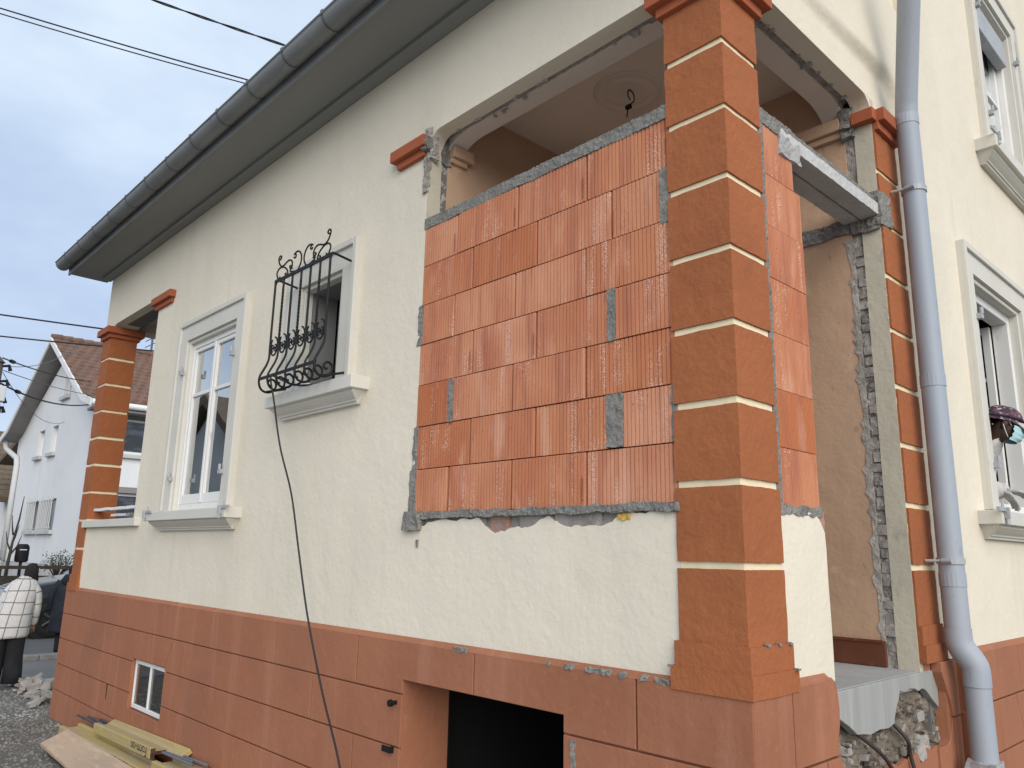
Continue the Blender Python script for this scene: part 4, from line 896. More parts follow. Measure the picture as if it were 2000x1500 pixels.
cb = MB(); cb.tube(catmull([(-3.30, .10, 1.20), (-3.32, -.02, 1.155), (-3.36, -.16, 1.135), (-3.44, -.27, 1.19), (-3.455, -.285, 1.17), (-3.44, -.255, 1.02), (-3.40, -.20, .70), (-3.27, -.155, .37), (-3.13, -.145, .0), (-2.95, -.15, -.39), (-2.72, -.15, -.80), (-2.45, -.16, -1.18), (-2.2, -.22, -1.55), (-2.05, -.5, -1.85), (-1.9, -.9, -1.85), (-1.2, -1.2, -1.85)], 10), .0065, 8)
tag(cb.build('power_cable', 'rubber_black', None, True), 'thin black cable hanging from the grilled window down the wall', 'cable')
pp = rough_box('crumpled_paper', (-3.54, -3.34, -.12, -.04, 1.112, 1.16), .022, .022, 16, 81, 'paper_white', None); tag(pp, 'crumpled white sheet lying on the grilled window sill', 'paper')

# ------------------------------------------------------------------ broken doorstep bars
for pts, lab in (([(-.01, .90, -.735), (.045, 1.0, -.82), (.05, 1.10, -.90)], 'short rusty bar poking from the rubble under the doorstep'), ([(-.01, 1.27, -.73), (.05, 1.285, -.80), (.045, 1.32, -.87), (.06, 1.33, -.97), (.055, 1.34, -1.10)], 'bent dark rod hanging from the broken doorstep rubble')):
    tag(MB().tube(catmull(pts, 6), .009, 8).build('steel_rod', 'iron_dark_brown') if False else (lambda q: q.build('steel_rod', 'iron_dark_brown', None, True))(MB().tube(catmull(pts, 6), .009, 8)), lab, 'rod')

# ------------------------------------------------------------------ timber on the ground
def oriented(mb, loc, rz=0, ry=0, rx=0):
    M = Matrix.Translation(loc) @ Matrix.Rotation(R(rz), 4, 'Z') @ Matrix.Rotation(R(ry), 4, 'Y') @ Matrix.Rotation(R(rx), 4, 'X')
    mb.v = [tuple(M @ Vector(v)) for v in mb.v]; return M
def hbeam(length, loc, rz, ry, label, body=None, rx=0):
    root = thing('formwork_beam', label, 'beam', loc, 'yellow formwork beams on the gravel')
    fl = MB().box(-length / 2, length / 2, -.10, -.06, -.04, .04); M = oriented(fl, loc, rz, ry, rx); bev('flange', fl, .006, 'yellow_beam', root, 2)
    fl = MB().box(-length / 2, length / 2, .06, .10, -.04, .04); oriented(fl, loc, rz, ry, rx); bev('flange', fl, .006, 'yellow_beam', root, 2)
    wb_ = MB().box(-length / 2 + .002, length / 2 - .002, -.06, .06, -.014, .014); oriented(wb_, loc, rz, ry, rx); wb_.build('web', 'yellow_beam', root)
    for yy in ((-.097, -.063, -.036, .036), (.063, .097, -.036, .036), (-.062, .062, -.013, .013)):
        e_ = MB().box(length / 2 - .001, length / 2 + .0025, yy[0], yy[1], yy[2], yy[3]); oriented(e_, loc, rz, ry, rx); e_.build('end_face', 'beam_end', root)
    if body:
        text_mesh('lettering', body[0], body[1], 'print_ink', root, M @ Matrix.Translation((body[2], -.1012, body[3])) @ Matrix.Rotation(R(90), 4, 'X') @ Matrix.Rotation(R(180), 4, 'Z'), .0004)
    return root
hbeam(1.46, (-5.77, -.135, -1.585), -.5, -1.8, 'topmost yellow formwork beam lettered Form-on, nearest the plinth', ('Form-on', .105, .66, .036))
hbeam(2.5, (-5.83, -.245, -1.69), .5, -.8, 'lower yellow formwork beam lettered Form-on, half under the plywood', ('Form-on', .105, .62, .036))
hbeam(1.8, (-5.95, -.14, -1.79), 0.3, 0, 'yellow formwork beam lying under the topmost lettered one')
hbeam(1.0, (-4.45, -.15, -1.62), 1, -1.5, 'short yellow formwork beam at the bottom edge of the stack')
MP = MB(); q_ = [(-6.80, -.355, -1.650), (-4.0, -.352, -1.640), (-4.0, -.60, -1.80), (-6.95, -.53, -1.775)]
MP.add(q_ + [(a_[0], a_[1], a_[2] - .024) for a_ in q_], [(0, 1, 2, 3), (7, 6, 5, 4), (0, 4, 5, 1), (1, 5, 6, 2), (2, 6, 7, 3), (3, 7, 4, 0)])
tag(bev('plywood_sheet', MP, .002, 'plywood', None, 1), 'weathered plywood sheet lying over the yellow beams', 'plywood')
o = MB().box(-.9, .9, -.05, .05, -.02, .02); oriented(o, (-5.65, -.075, -1.575), -.3, -2.0, 30)
tag(bev('wooden_plank', o, .003, 'yellow_beam', None, 1), 'narrow pale plank leaning against the plinth behind the beams', 'plank')
for i, (p0, p1) in enumerate((((-7.45, -.10, -1.66), (-4.5, -.13, -1.535)), ((-7.2, -.07, -1.64), (-4.4, -.17, -1.53)), ((-6.9, -.055, -1.62), (-4.3, -.10, -1.525)))):
    tag(MB().tube([p0, ((p0[0] + p1[0]) / 2, (p0[1] + p1[1]) / 2, (p0[2] + p1[2]) / 2 - .02), p1], .010, 8).build('steel_bar', 'wire_grey', None, True), 'long thin grey bar lying on the beams along the plinth', 'bar', 'grey bars on the beam stack')

# ------------------------------------------------------------------ gravel and rubble by the far corner
random.seed(5)
g = MB()
for i in range(5200):
    x = random.uniform(-12.2, -3.2); y = random.triangular(-2.2, .25, -.1)
    if x > -8.75 and y > -.05: y = -.05 - random.random() * .6
    s_ = random.uniform(.008, .022); h = s_ * random.uniform(.4, .8)
    a = random.random() * 6.28; V = []
    for k in range(5): V.append((x + s_ * math.cos(a + k * 1.257) * random.uniform(.7, 1.1), y + s_ * math.sin(a + k * 1.257) * random.uniform(.7, 1.1), ZG - .012))
    V.append((x + random.uniform(-.3, .3) * s_, y + random.uniform(-.3, .3) * s_, ZG - .012 + h))
    g.add(V, [(k, (k + 1) % 5, 5) for k in range(5)])
tag(g.build('gravel', 'gravel_stone'), 'loose grey gravel over the yard', 'gravel', kind='stuff')
for i in range(44):
    t = random.random(); x = -9.3 - t * 1.9 + random.uniform(-.2, .2); y = .12 + random.uniform(-.22, .5) + t * .1; s_ = random.uniform(.03, .10)
    z = ZG + s_ * .25 + .13 * max(0, 1 - abs(y - .45) / .45) * random.random()
    b = lat_box(-s_, s_, -s_ * .8, s_ * .8, -s_ * .35, s_ * .35, s_ * .6); rough(b, s_ * .45, .8 / s_, i)
    oriented(b, (x, y, z), random.uniform(0, 360), random.uniform(-25, 25), random.uniform(-25, 25))
    tag(b.build('rubble_chunk', random.choice(['rubble_stone', 'rubble_stone', 'old_brick_grey'])), 'broken grey chunk of masonry in the rubble heap at the far corner', 'rubble', 'rubble heap at the far house corner')
random.seed(9)
# peeling boards left on the far loggia sill
for b, rz, lab in (((-8.36, -6.86, .05, .12, .395, .425), 0, 'upper peeling white board across the far loggia opening'), ((-7.9, -6.86, .10, .17, .330, .355), 0, 'lower peeling white board across the far loggia opening')):
    tag(rough_box('painted_board', b, .06, .006, 6, 5 + len(lab), 'peeling_paint', None), lab, 'board')

# ------------------------------------------------------------------ neighbouring houses
YG = 5.6
nh = thing('neighbour_house', 'white rendered two-storey house with brown tiled gable roof across the road', 'house', (-35, 12, ZG))
gx0, gx1 = -41.9, -28.63; AP = (-35.2, 8.35)
GW = [(-37.95, -37.02, 3.80, 4.95), (-35.75, -34.85, 3.80, 4.95), (-34.75, -33.72, 6.1, 7.2), (-37.8, -36.15, .60, 1.85), (-35.75, -33.55, .60, 1.85)]
MB().box(gx0, gx1, YG + .02, 18, ZG, -.70).build('foundation', 'grey_render', nh)
block_with_holes('wall', gx0, gx1, -.72, 5.0, GW, 'y', YG, YG + .35, 0, 'white_render', nh, False)
xs_ = [gx0, GW[2][0], GW[2][1], gx1]
def gz(x): return 5.0 + (AP[1] - 5.0) * (1 - abs(x - AP[0]) / (AP[0] - gx0 if x < AP[0] else gx1 - AP[0]))
MB().prism([(gx0, 5.0), (GW[2][0], 5.0), (GW[2][0], gz(GW[2][0]))], 'y', YG, YG + .35).build('wall', 'white_render', nh)
MB().prism([(GW[2][1], 5.0), (gx1, 5.0), (GW[2][1], gz(GW[2][1]))], 'y', YG, YG + .35).build('wall', 'white_render', nh)
MB().prism([(GW[2][0], 7.2), (GW[2][1], 7.2), (GW[2][1], gz(GW[2][1])), (AP[0], AP[1]), (GW[2][0], gz(GW[2][0]))] if GW[2][0] < AP[0] else [(GW[2][0], 7.2), (GW[2][1], 7.2), (GW[2][1], gz(GW[2][1])), (GW[2][0], gz(GW[2][0]))], 'y', YG, YG + .35).build('wall', 'white_render', nh)
MB().box(GW[2][0], GW[2][1], YG, YG + .35, 5.0, 6.1).build('wall', 'white_render', nh)
for i, (a, b, c, d) in enumerate(GW):
    o = MB().box(a, b, YG + .22, YG + .25, c, d).build('window', 'glass_dark', nh)
    bbox('window_sill', (a - .12, b + .12, YG - .14, YG + .1, c - .16, c), .01, 'grey_render', o)
    if i >= 3:
        n = 9 if i == 4 else 6; gm = MB()
        for k in range(n): x = a + (b - a) * (k + .5) / n; gm.tube([(x, YG - .12, c - .02), (x, YG - .12, d + (.16 if k % 3 == 1 else 0))], .022, 6)
        for z in (c + .08, d - .06): gm.box(a - .03, b + .03, YG - .135, YG - .105, z - .018, z + .018)
        gm.build('window_bars', 'plastic_grey', o)
    else:
        f = MB()
        for s in (a, (a + b) / 2 - .03, b - .06): f.box(s, s + .06, YG + .18, YG + .219, c, d)
        f.box(a + .06, b - .06, YG + .181, YG + .218, (c + d) / 2 - .03, (c + d) / 2 + .03); f.build('window_frame', 'white_paint', o)
LW = [(6.2, 8.4, 3.30, 4.62), (6.2, 8.4, .60, 1.9), (9.6, 11.4, 3.3, 4.62), (9.6, 11.4, .6, 1.9)]
block_with_holes('wall', YG + .35, 18, -.72, 5.0, LW, 'x', gx1, gx1 - .35, 0, 'white_render', nh, False)
for a, b, c, d in LW:
    o = MB().box(gx1 - .22, gx1 - .2, a, b, c, d).build('window', 'glass_dark', nh)
    f = MB(); mid = (a + b) / 2
    for s in (a, mid - .22, mid + .02, b - .1): f.box(gx1 - .199, gx1 - .14, s, s + (.2 if abs(s - mid) < .3 else .1), c, d)
    f.box(gx1 - .198, gx1 - .141, a, b, c, c + .12); f.box(gx1 - .198, gx1 - .141, a, b, d - .1, d); f.build('window_frame', 'white_paint', o)
    bbox('window_sill', (gx1 - .1, gx1 + .14, a - .1, b + .1, c - .14, c), .01, 'grey_render', o)
    bbox('shutter_box', (gx1 - .15, gx1 + .03, a - .02, b + .02, d, d + .22), .01, 'eave_wood', o)
MB().box(gx0, gx1, 17.7, 18, -.72, 5).build('wall', 'white_render', nh)
MB().box(gx0, gx0 + .3, YG + .35, 17.7, -.72, 5).build('wall', 'white_render', nh)
# roof: swept slopes with real tile courses
def slope_pts(xe, ze):
    return [(AP[0], AP[1] + .27), (AP[0] + (xe - AP[0]) * .82, AP[1] + .27 + (ze - AP[1] - .27) * .90), (xe, ze)]
XE, ZE = gx1 + .75, 4.98; XW, ZW = gx0 - .45, 4.95
def along(P, t):
    L1 = math.dist(P[0], P[1]); L2 = math.dist(P[1], P[2]); s = t * (L1 + L2)
    if s < L1: k = s / L1; a, b = P[0], P[1]
    else: k = (s - L1) / L2; a, b = P[1], P[2]
    return a[0] + (b[0] - a[0]) * k, a[1] + (b[1] - a[1]) * k
for P, nm in ((slope_pts(XE, ZE), 1), (slope_pts(XW, ZW), 0)):
    mb = MB(); mb.prism([P[0], P[1], P[2], (P[2][0], P[2][1] - .12), (P[1][0], P[1][1] - .15), (P[0][0], P[0][1] - .2)], 'y', YG - .65, 18.6)
    mb.build('roof', 'eave_wood', nh)
    tl = MB(); NC = 17; ny = 330
    for c in range(NC):
        t0, t1 = c / NC, min(1.0, (c + 1.12) / NC)
        xa, za = along(P, t0); xb, zb = along(P, t1)
        def tf(u, v):
            y = YG - .68 + u * 19.3; w = .5 + .5 * math.sin(y * 2 * math.pi / .36 + (c % 2) * math.pi)
            j = mnoise.noise(Vector((y * 2.7, c * 3.3, 0))) * .015
            return (xa + (xb - xa) * v, y, za + (zb - za) * v + .03 + .05 * w + (.045 * v) + j)
        tl.grid(tf, ny, 1)
        xa2, za2 = xb, zb
        tl.add([(xb, YG - .68 + k * 19.3 / ny, zb + .03 + .05 * (.5 + .5 * math.sin((YG - .68 + k * 19.3 / ny) * 2 * math.pi / .36 + (c % 2) * math.pi)) + .045) for k in range(ny + 1)] + [(xb, YG - .68 + k * 19.3 / ny, zb + .0) for k in range(ny + 1)],
               [(k, k + 1, ny + 2 + k, ny + 1 + k) for k in range(ny)])
    tag(tl.build('roof_tiles', 'roof_tile', nh), kind='stuff')
    vb = MB(); vb.prism([(q[0], q[1] + .07) for q in P] + [(q[0], q[1] - .18) for q in P[::-1]], 'y', YG - .72, YG - .66); vb.build('verge_board', 'white_paint', nh)
rg = MB()
for k in range(48): rg.tube([(AP[0], YG - .68 + k * .4, AP[1] + .33), (AP[0], YG - .68 + k * .4 + .42, AP[1] + .37)], .15, 10)
tag(rg.build('ridge_tiles', 'roof_tile', nh), kind='stuff')
MB().tube([(XE + .06, YG - .7, ZE - .05), (XE + .06, 18.6, ZE - .05)], .11, 12).build('gutter', 'white_paint', nh)
MB().box(gx1 + .0, XE, YG - .6, 18.5, 4.72, 4.80).build('soffit', 'eave_wood', nh)
MB().tube([(gx0 - .35, YG - .5, 4.95), (gx0 - .3, YG - .4, 4.5), (gx0 + .75, YG - .12, 4.0), (gx0 + .95, YG - .12, 3.7), (gx0 + .95, YG - .12, -.7)], .12, 12).build('downpipe', 'plastic_grey', nh, True)
MB().tube([(XE, YG - .2, 4.9), (gx1 - .4, YG - .12, 4.2), (gx1 - .6, YG - .12, 3.9), (gx1 - .6, YG - .12, -1.0)], .10, 12).build('downpipe', 'white_paint', nh, True)
an = MB(); ax_, ay_ = -35.2, 9.0; an.tube([(ax_, ay_, 8.4), (ax_, ay_, 10.6)], .05, 8); an.tube([(ax_ - 2.2, ay_ - .9, 11.3), (ax_ + .2, ay_ + .05, 10.3)], .03, 6)
for k in range(12): t = k / 11; c = (ax_ - 2.2 + 2.4 * t, ay_ - .9 + .95 * t, 11.3 - 1.0 * t); an.tube([(c[0] - .1, c[1] + .22, c[2]), (c[0] + .1, c[1] - .22, c[2])], .018, 5)
for dz in (.5, .8, 1.1): an.tube([(ax_ - .9, ay_, 8.7 + dz), (ax_ + .6, ay_ + .3, 8.9 + dz)], .02, 5)
an.build('antenna', 'wire_grey', nh)
bbox('chimney', (-34.9, -34.1, 9.4, 10.2, 8.0, 9.9), .03, 'white_render', nh)
# wing on the left of the gable
MB().box(-45.6, gx0 - .01, YG + .9, 17, ZG, 4.5).build('wing_wall', 'white_render', nh)
MB().prism([(-47.2, 4.35), (-47.1, 4.15), (-41.5, 5.35), (-41.5, 5.65)], 'y', YG + .2, 17.2).build('wing_roof', 'roof_tile_brown', nh)
MB().tube([(-47.25, YG + .15, 4.3), (-47.25, 17, 4.3)], .13, 10).build('gutter', 'zinc_dark', nh)
an = MB(); an.tube([(-43.2, 7.5, 5.0), (-43.2, 7.5, 7.4)], .04, 6); an.tube([(-44.9, 7.2, 7.55), (-43.0, 7.6, 7.2)], .03, 5); an.tube([(-44.6, 7.2, 5.95), (-43.1, 7.6, 5.9)], .03, 5); an.build('antenna', 'wire_grey', nh)
# house further left
fh = thing('far_house', 'pale house with brown tiled gable at the left edge behind the neighbour', 'house', (-55, 10, ZG))
MB().prism([(-62, ZG), (-48.2, ZG), (-48.2, 2.6), (-53, 6.0), (-62, 2.6)], 'y', 6.6, 16).build('wall', 'white_render', fh)
rf = MB(); rf.prism([(-47.4, 2.2), (-53, 6.25), (-53, 6.6), (-47.3, 2.5)], 'y', 6.0, 16.5)
for k in range(14): t = k / 13; rf.box(-47.5 - 5.5 * t - .12, -47.5 - 5.5 * t + .12, 5.98, 16.5, 2.50 + 4.0 * t, 2.62 + 4.0 * t)
rf.build('roof', 'roof_tile_brown', fh); MB().prism([(-62.5, 2.2), (-53, 6.25), (-53, 6.6), (-62.6, 2.5)], 'y', 6.0, 16.5).build('roof', 'roof_tile_brown', fh)
o = bbox('window', (-51.0, -49.9, 6.52, 6.62, .4, 2.1), .02, 'eave_wood', fh); bbox('window_sill', (-51.2, -49.7, 6.40, 6.6, .2, .4), .02, 'grey_render', o)
# house opposite, on the yard side of the camera (it shows in the window panes)
oh = thing('opposite_house', 'grey rendered gabled house seen only as a reflection in the panes', 'house', (-24, -11, ZG))
MB().prism([(-31, ZG), (-17, ZG), (-17, .6), (-24, 4.5), (-31, .6)], 'y', -17, -7.5).build('wall', 'grey_render', oh)
MB().prism([(-31.8, .3), (-24, 4.7), (-16.2, .3), (-16.2, .6), (-24, 5.05), (-31.8, .6)], 'y', -17.4, -7.1).build('roof', 'roof_tile_brown', oh)
for a in (-29.5, -25, -20.5): bbox('window', (a, a + 1.2, -7.52, -7.48, -1.0, .4), .01, 'glass_dark', oh)

# ------------------------------------------------------------------ street edge: wall, hedge, letterbox, post
fw = thing('garden_wall', 'low dark garden wall with stubby posts in front of the white house', 'wall', (-26.3, 5, ZG))
MB().box(-26.45, -26.2, -6, 16, ZG, -.92).build('wall_base', 'fence_dark', fw)
for k in range(22): bbox('post', (-26.48, -26.17, -5.6 + k * 1.0, -5.32 + k * 1.0, -.92, -.70), .01, 'grey_render' if k % 3 == 0 else 'fence_dark', fw)
MB().box(-26.40, -26.25, -6, 16, -.72, -.62).build('rail', 'fence_dark', fw)
lb = thing('letterbox', 'black rounded letterbox on a post against the white house', 'letterbox', (-26.75, 3.25, ZG))
mb = MB(); mb.loft([((-26.7, 3.25, z), (.12, 0, 0), (0, r_, 0)) for z, r_ in ((-.52, .14), (-.48, .19), (-.1, .19), (-.02, .17), (.03, .11))], 14); mb.build('box', 'iron_black', lb, True)
MB().box(-26.58, -26.57, 3.15, 3.34, -.16, -.13).build('slot', 'plastic_grey', lb); MB().tube([(-26.72, 3.25, ZG), (-26.72, 3.25, -.5)], .045, 8).build('post', 'iron_black', lb)
tr = thing('bare_sapling', 'thin dark bare sapling beside the white downpipe', 'sapling', (-26.9, 2.9, ZG))
mb = MB(); mb.tube([(-26.9, 2.92, ZG), (-26.9, 2.95, -.5), (-26.95, 3.0, .1), (-27, 3.1, .8), (-27, 3.14, 1.5)], [.06, .05, .035, .025, .01], 7)
for z, dy, dx in ((-.3, .22, .1), (-.2, -.2, 0), (.0, .15, -.1), (.3, -.12, .1)): mb.tube([(-26.93, 2.98, z), (-26.93 + dx, 2.98 + dy * .6, z + .25), (-26.93 + dx, 2.98 + dy, z + .6)], [.03, .022, .008], 6)
mb.build('trunk', 'twig', tr)
random.seed(21)
for c, w_, h_, lab in (((-26.9, 4.35), .62, .55, 'rounded evergreen shrub behind the wall under the white gable'), ((-26.8, 2.35), .42, .45, 'small evergreen shrub behind the wall at the left edge')):
    sh = thing('shrub', lab, 'shrub', (c[0], c[1], -1.0), 'shrubs in front of the white house')
    lf = MB(); tw = MB()
    for i in range(26):
        a = random.random() * 6.28; t = random.uniform(.3, 1); tip = Vector((c[0] + math.cos(a) * w_ * t * .6, c[1] + math.sin(a) * w_ * t, -.95 + h_ * random.uniform(.5, 1.25)))
        tw.tube([(c[0], c[1], -1.1), ((c[0] + tip.x) / 2, (c[1] + tip.y) / 2, tip.z * .45 - .55), tip], [.02, .012, .005], 5)
        for k in range(16):
            p_ = tip + Vector((random.gauss(0, .11), random.gauss(0, .12), random.gauss(-.05, .10))); d1 = Vector((random.uniform(-1, 1), random.uniform(-1, 1), random.uniform(-.3, 1))).normalized() * .075; d2 = d1.cross(Vector((random.random(), random.random(), 1))).normalized() * .024
            lf.add([p_, p_ + d1 * .5 + d2, p_ + d1, p_ + d1 * .5 - d2], [(0, 1, 2, 3)])
    tw.build('stems', 'twig', sh); lf.build('foliage', 'leaf', sh)
tag(bbox('gate_post', (-14.3, -14.0, -.05, .26, ZG, -.14), .02, 'fence_brown', None), 'brown gate post at the left edge of the yard', 'post')

# ------------------------------------------------------------------ parked car
car = thing('parked_car', 'dark blue-grey car parked at the kerb behind the two people', 'car', (-18, 3.2, ZG))
cx0, cx1 = -17.0, -18.82; y0 = 1.0
prof = [(0, .30), (-.03, .55), (.02, .80), (.14, .98), (.5, 1.10), (1.28, 1.22), (1.42, 1.24), (2.12, 1.66), (2.6, 1.72), (3.6, 1.70), (4.25, 1.25), (4.42, 1.18), (4.48, .7), (4.42, .32), (4.0, .24), (.4, .24)]
mb = MB(); secs = []
def csec(x, sq, dz):
    out = []
    for yy, z in prof: out.append((x, y0 + 2.2 + (yy - 2.2) * (1 - sq), ZG + .24 + (z - .24) * (1 - dz)))
    return out
layers = [(cx0 - .10, .03, .03), (cx0, .0, .0)] if False else None
V = []; nP = len(prof)
xs = [cx0 - .0, cx0 - .10, cx0 - .5, (cx0 + cx1) / 2, cx1 + .5, cx1 + .10, cx1]
for x in xs:
    k = abs(x - (cx0 + cx1) / 2) / (abs(cx0 - cx1) / 2)
    for yy, z in prof:
        bulge = .035 * k ** 6; xx = x
        if z > 1.26: xx = (cx0 + cx1) / 2 + (x - (cx0 + cx1) / 2) * .80
        V.append((xx, y0 + 2.2 + (yy - 2.2) * (1 - bulge), ZG + .24 + (z - .24) * (1 - bulge * 1.1)))
Fc = [(i * nP + j, i * nP + (j + 1) % nP, (i + 1) * nP + (j + 1) % nP, (i + 1) * nP + j) for i in range(len(xs) - 1) for j in range(nP)] + [tuple(range(nP)), tuple(range((len(xs) - 1) * nP, len(xs) * nP))[::-1]]
me = MB(); me.add(V, Fc); bdy = bev('body', me, .03, 'car_paint', car, 2)
for yy in (1.92, 4.60):
    for x, sg in ((cx0, 1), (cx1, -1)):
        MB().tube([(x - sg * .25, yy, ZG + .37), (x + sg * .012, yy, ZG + .37)], .47, 28).build('wheel_arch', 'tyre', car)
        w = MB(); prf = [(.0, .22), (.012, .24), (.0, .34), (-.03, .37), (-.2, .37)]
        n = 28; Vw = [(x + sg * (.03 + d), yy + r_ * math.cos(2 * math.pi * k / n), ZG + .37 + r_ * math.sin(2 * math.pi * k / n)) for d, r_ in prf for k in range(n)]
        w.add(Vw, [(i * n + k, i * n + (k + 1) % n, (i + 1) * n + (k + 1) % n, (i + 1) * n + k) for i in range(len(prf) - 1) for k in range(n)]); wh = w.build('wheel', 'tyre', car, True)
        rm_ = MB(); rm_.tube([(x - sg * .05, yy, ZG + .37), (x + sg * .0, yy, ZG + .37)], .225, 24)
        for k in range(5): a = k * 1.2566; rm_.tube([(x + sg * .02, yy, ZG + .37), (x + sg * .02, yy + .21 * math.cos(a), ZG + .37 + .21 * math.sin(a))], .03, 6)
        rm_.build('rim', 'alloy', wh)
def carquad(name, pts, mat): MB().prism([(p[0] + y0, p[1] + ZG) for p in pts], 'x', cx0 - .17, cx0 - .155).build(name, mat, car)
carquad('side_window', [(1.62, 1.30), (2.18, 1.60), (2.75, 1.65), (2.75, 1.30)], 'car_glass'); carquad('side_window', [(2.82, 1.30), (2.82, 1.65), (3.5, 1.63), (3.85, 1.30)], 'car_glass')
MB().add([(cx0 - .25, y0 + 1.40, ZG + 1.255), (cx1 + .25, y0 + 1.40, ZG + 1.255), (cx1 + .36, y0 + 2.06, ZG + 1.65), (cx0 - .36, y0 + 2.06, ZG + 1.65)], [(0, 1, 2, 3)]).build('windscreen', 'car_glass', car)
for x in (cx0 - .02, cx1 - .33): bbox('headlight', (x - .0 if x > -18 else x, x + .35 if x < -18 else x + .004, y0 + .06, y0 + .45, ZG + .74, ZG + .88), .02, 'plastic_grey', car)
bbox('door_mirror', (cx0 - .02, cx0 + .18, y0 + 1.55, y0 + 1.70, ZG + 1.22, ZG + 1.38), .04, 'car_paint', car)
for yy in (2.62, 3.55): bbox('door_handle', (cx0 - .01, cx0 + .03, y0 + yy, y0 + yy + .18, ZG + 1.08, ZG + 1.12), .01, 'car_paint', car)
bbox('bumper', (cx1 + .1, cx0 - .1, y0 - .07, y0 + .12, ZG + .28, ZG + .56), .04, 'tyre', car)

# ------------------------------------------------------------------ utility pole and overhead wires
up = thing('utility_pole', 'weathered utility pole with insulators and a grey box at the left edge', 'pole', (-21.75, 1.0, ZG))
MB().tube([(-21.75, 1.02, ZG), (-21.75, 1.02, 4.62)], [.17, .125], 12).build('shaft', 'timber_pole', up, True)
MB().tube([(-21.75, 1.02, 4.60), (-21.75, 1.02, 4.78)], [.17, .01], 12).build('cap', 'timber_pole', up)
for z in (4.5, 4.1, 3.65, 3.4): MB().tube([(-21.7, 1.10, z), (-21.65, 1.26, z + .03), (-21.65, 1.30, z - .1)], [.03, .045, .05], 8).build('insulator', 'iron_black', up)
bbox('junction_box', (-21.65, -21.4, .92, 1.24, 3.55, 3.95), .02, 'plastic_grey', up)
MB().tube(catmull([(-21.6, 1.14, 3.55), (-21.6, 1.2, 3.3), (-21.62, 1.1, 3.1), (-21.65, 1.05, 2.0)], 6), .03, 6).build('drop_cable', 'iron_black', up)
def wire(name, a, b, sag, r_, lab, mat='wire', twist=False):
    a, b = Vector(a), Vector(b); pts = [a + (b - a) * (t / 24) - Vector((0, 0, sag * 4 * (t / 24) * (1 - t / 24))) for t in range(25)]
    w = MB()
    if twist:
        for ph in (0, math.pi):
            w.tube([a + (b - a) * (t / 160) + Vector((0, math.sin(t * .22 + ph) * r_ * 1.0, math.cos(t * .22 + ph) * r_ * 1.0 - sag * 4 * (t / 160) * (1 - t / 160))) for t in range(161)], r_ * .8, 6)
    else: w.tube(pts, r_, 6)
    tag(w.build(name, mat, None, True), lab, 'wire', 'overhead wires')
def ext(p, q, k0, k1):
    p, q = Vector(p), Vector(q); return p + (q - p) * k0, p + (q - p) * k1
a, b = ext((-20.35, -.44, 13.58), (-16.02, 4.70, 11.84), -.4, 1.6); wire('overhead_wire', a, b, .12, .019, 'upper of the two parallel wires crossing the sky at top left')
a, b = ext((-20.36, -.42, 13.45), (-16.08, 4.66, 11.77), -.4, 1.6); wire('overhead_wire', a, b, .14, .016, 'lower of the two parallel wires crossing the sky at top left')
a, b = ext((-17.51, 2.51, 13.79), (-15.31, 5.19, 12.70), -1.0, 2.0); wire('overhead_wire', a, b, .06, .022, 'twisted black wire nearest the gutter at the top', twist=True)
a, b = ext((-21.48, .85, 5.81), (-19.71, 2.82, 5.51), -.6, 2.2); wire('overhead_wire', a, b, .03, .022, 'higher wire running to the far pillar capital', 'wire')
a, b = ext((-21.56, .94, 5.27), (-19.89, 2.76, 5.09), -.6, 2.6); wire('overhead_wire', a, b, .04, .020, 'lower wire passing the ridge of the white house', 'wire')
wire('service_wire', (-21.7, 1.1, 4.72), (-30.3, 5.4, 6.1), .1, .018, 'wire from the pole top to the white gable', 'wire')
wire('service_wire', (-21.7, 1.15, 4.52), (-32.2, 5.4, 8.0), .35, .010, 'thin wire rising from the pole to the verge', 'wire_grey')
wire('service_wire', (-21.7, 1.15, 4.40), (-29.6, 5.5, 5.45), .08, .011, 'thin wire from the pole to the eave corner', 'wire_grey')
wire('service_wire', (-21.7, 1.15, 4.05), (-29.3, 5.5, 5.15), .28, .024, 'thick sagging wire from the pole to the eave corner', 'wire')
wire('service_wire', (-21.7, 1.15, 4.35), (-33.5, 5.5, 4.9), .5, .009, 'faint slack wire drooping in front of the white gable', 'wire_grey')
def on_wire(a, b, sag, t):
    a, b = Vector(a), Vector(b); return a + (b - a) * t - Vector((0, 0, sag * 4 * t * (1 - t)))
for a, b, sg_, t0, t1, lab in (((-21.7, 1.1, 4.72), (-30.3, 5.4, 6.1), .1, .055, .105, 'black splice sleeve on the upper pole wire'), ((-21.7, 1.15, 4.05), (-29.3, 5.5, 5.15), .28, .11, .16, 'black splice sleeve on the thick lower pole wire')):
    tag(MB().tube([on_wire(a, b, sg_, t0 + (t1 - t0) * k / 4) for k in range(5)], [.025, .05, .055, .05, .025], 8).build('wire_splice', 'iron_black', None, True), lab, 'splice')

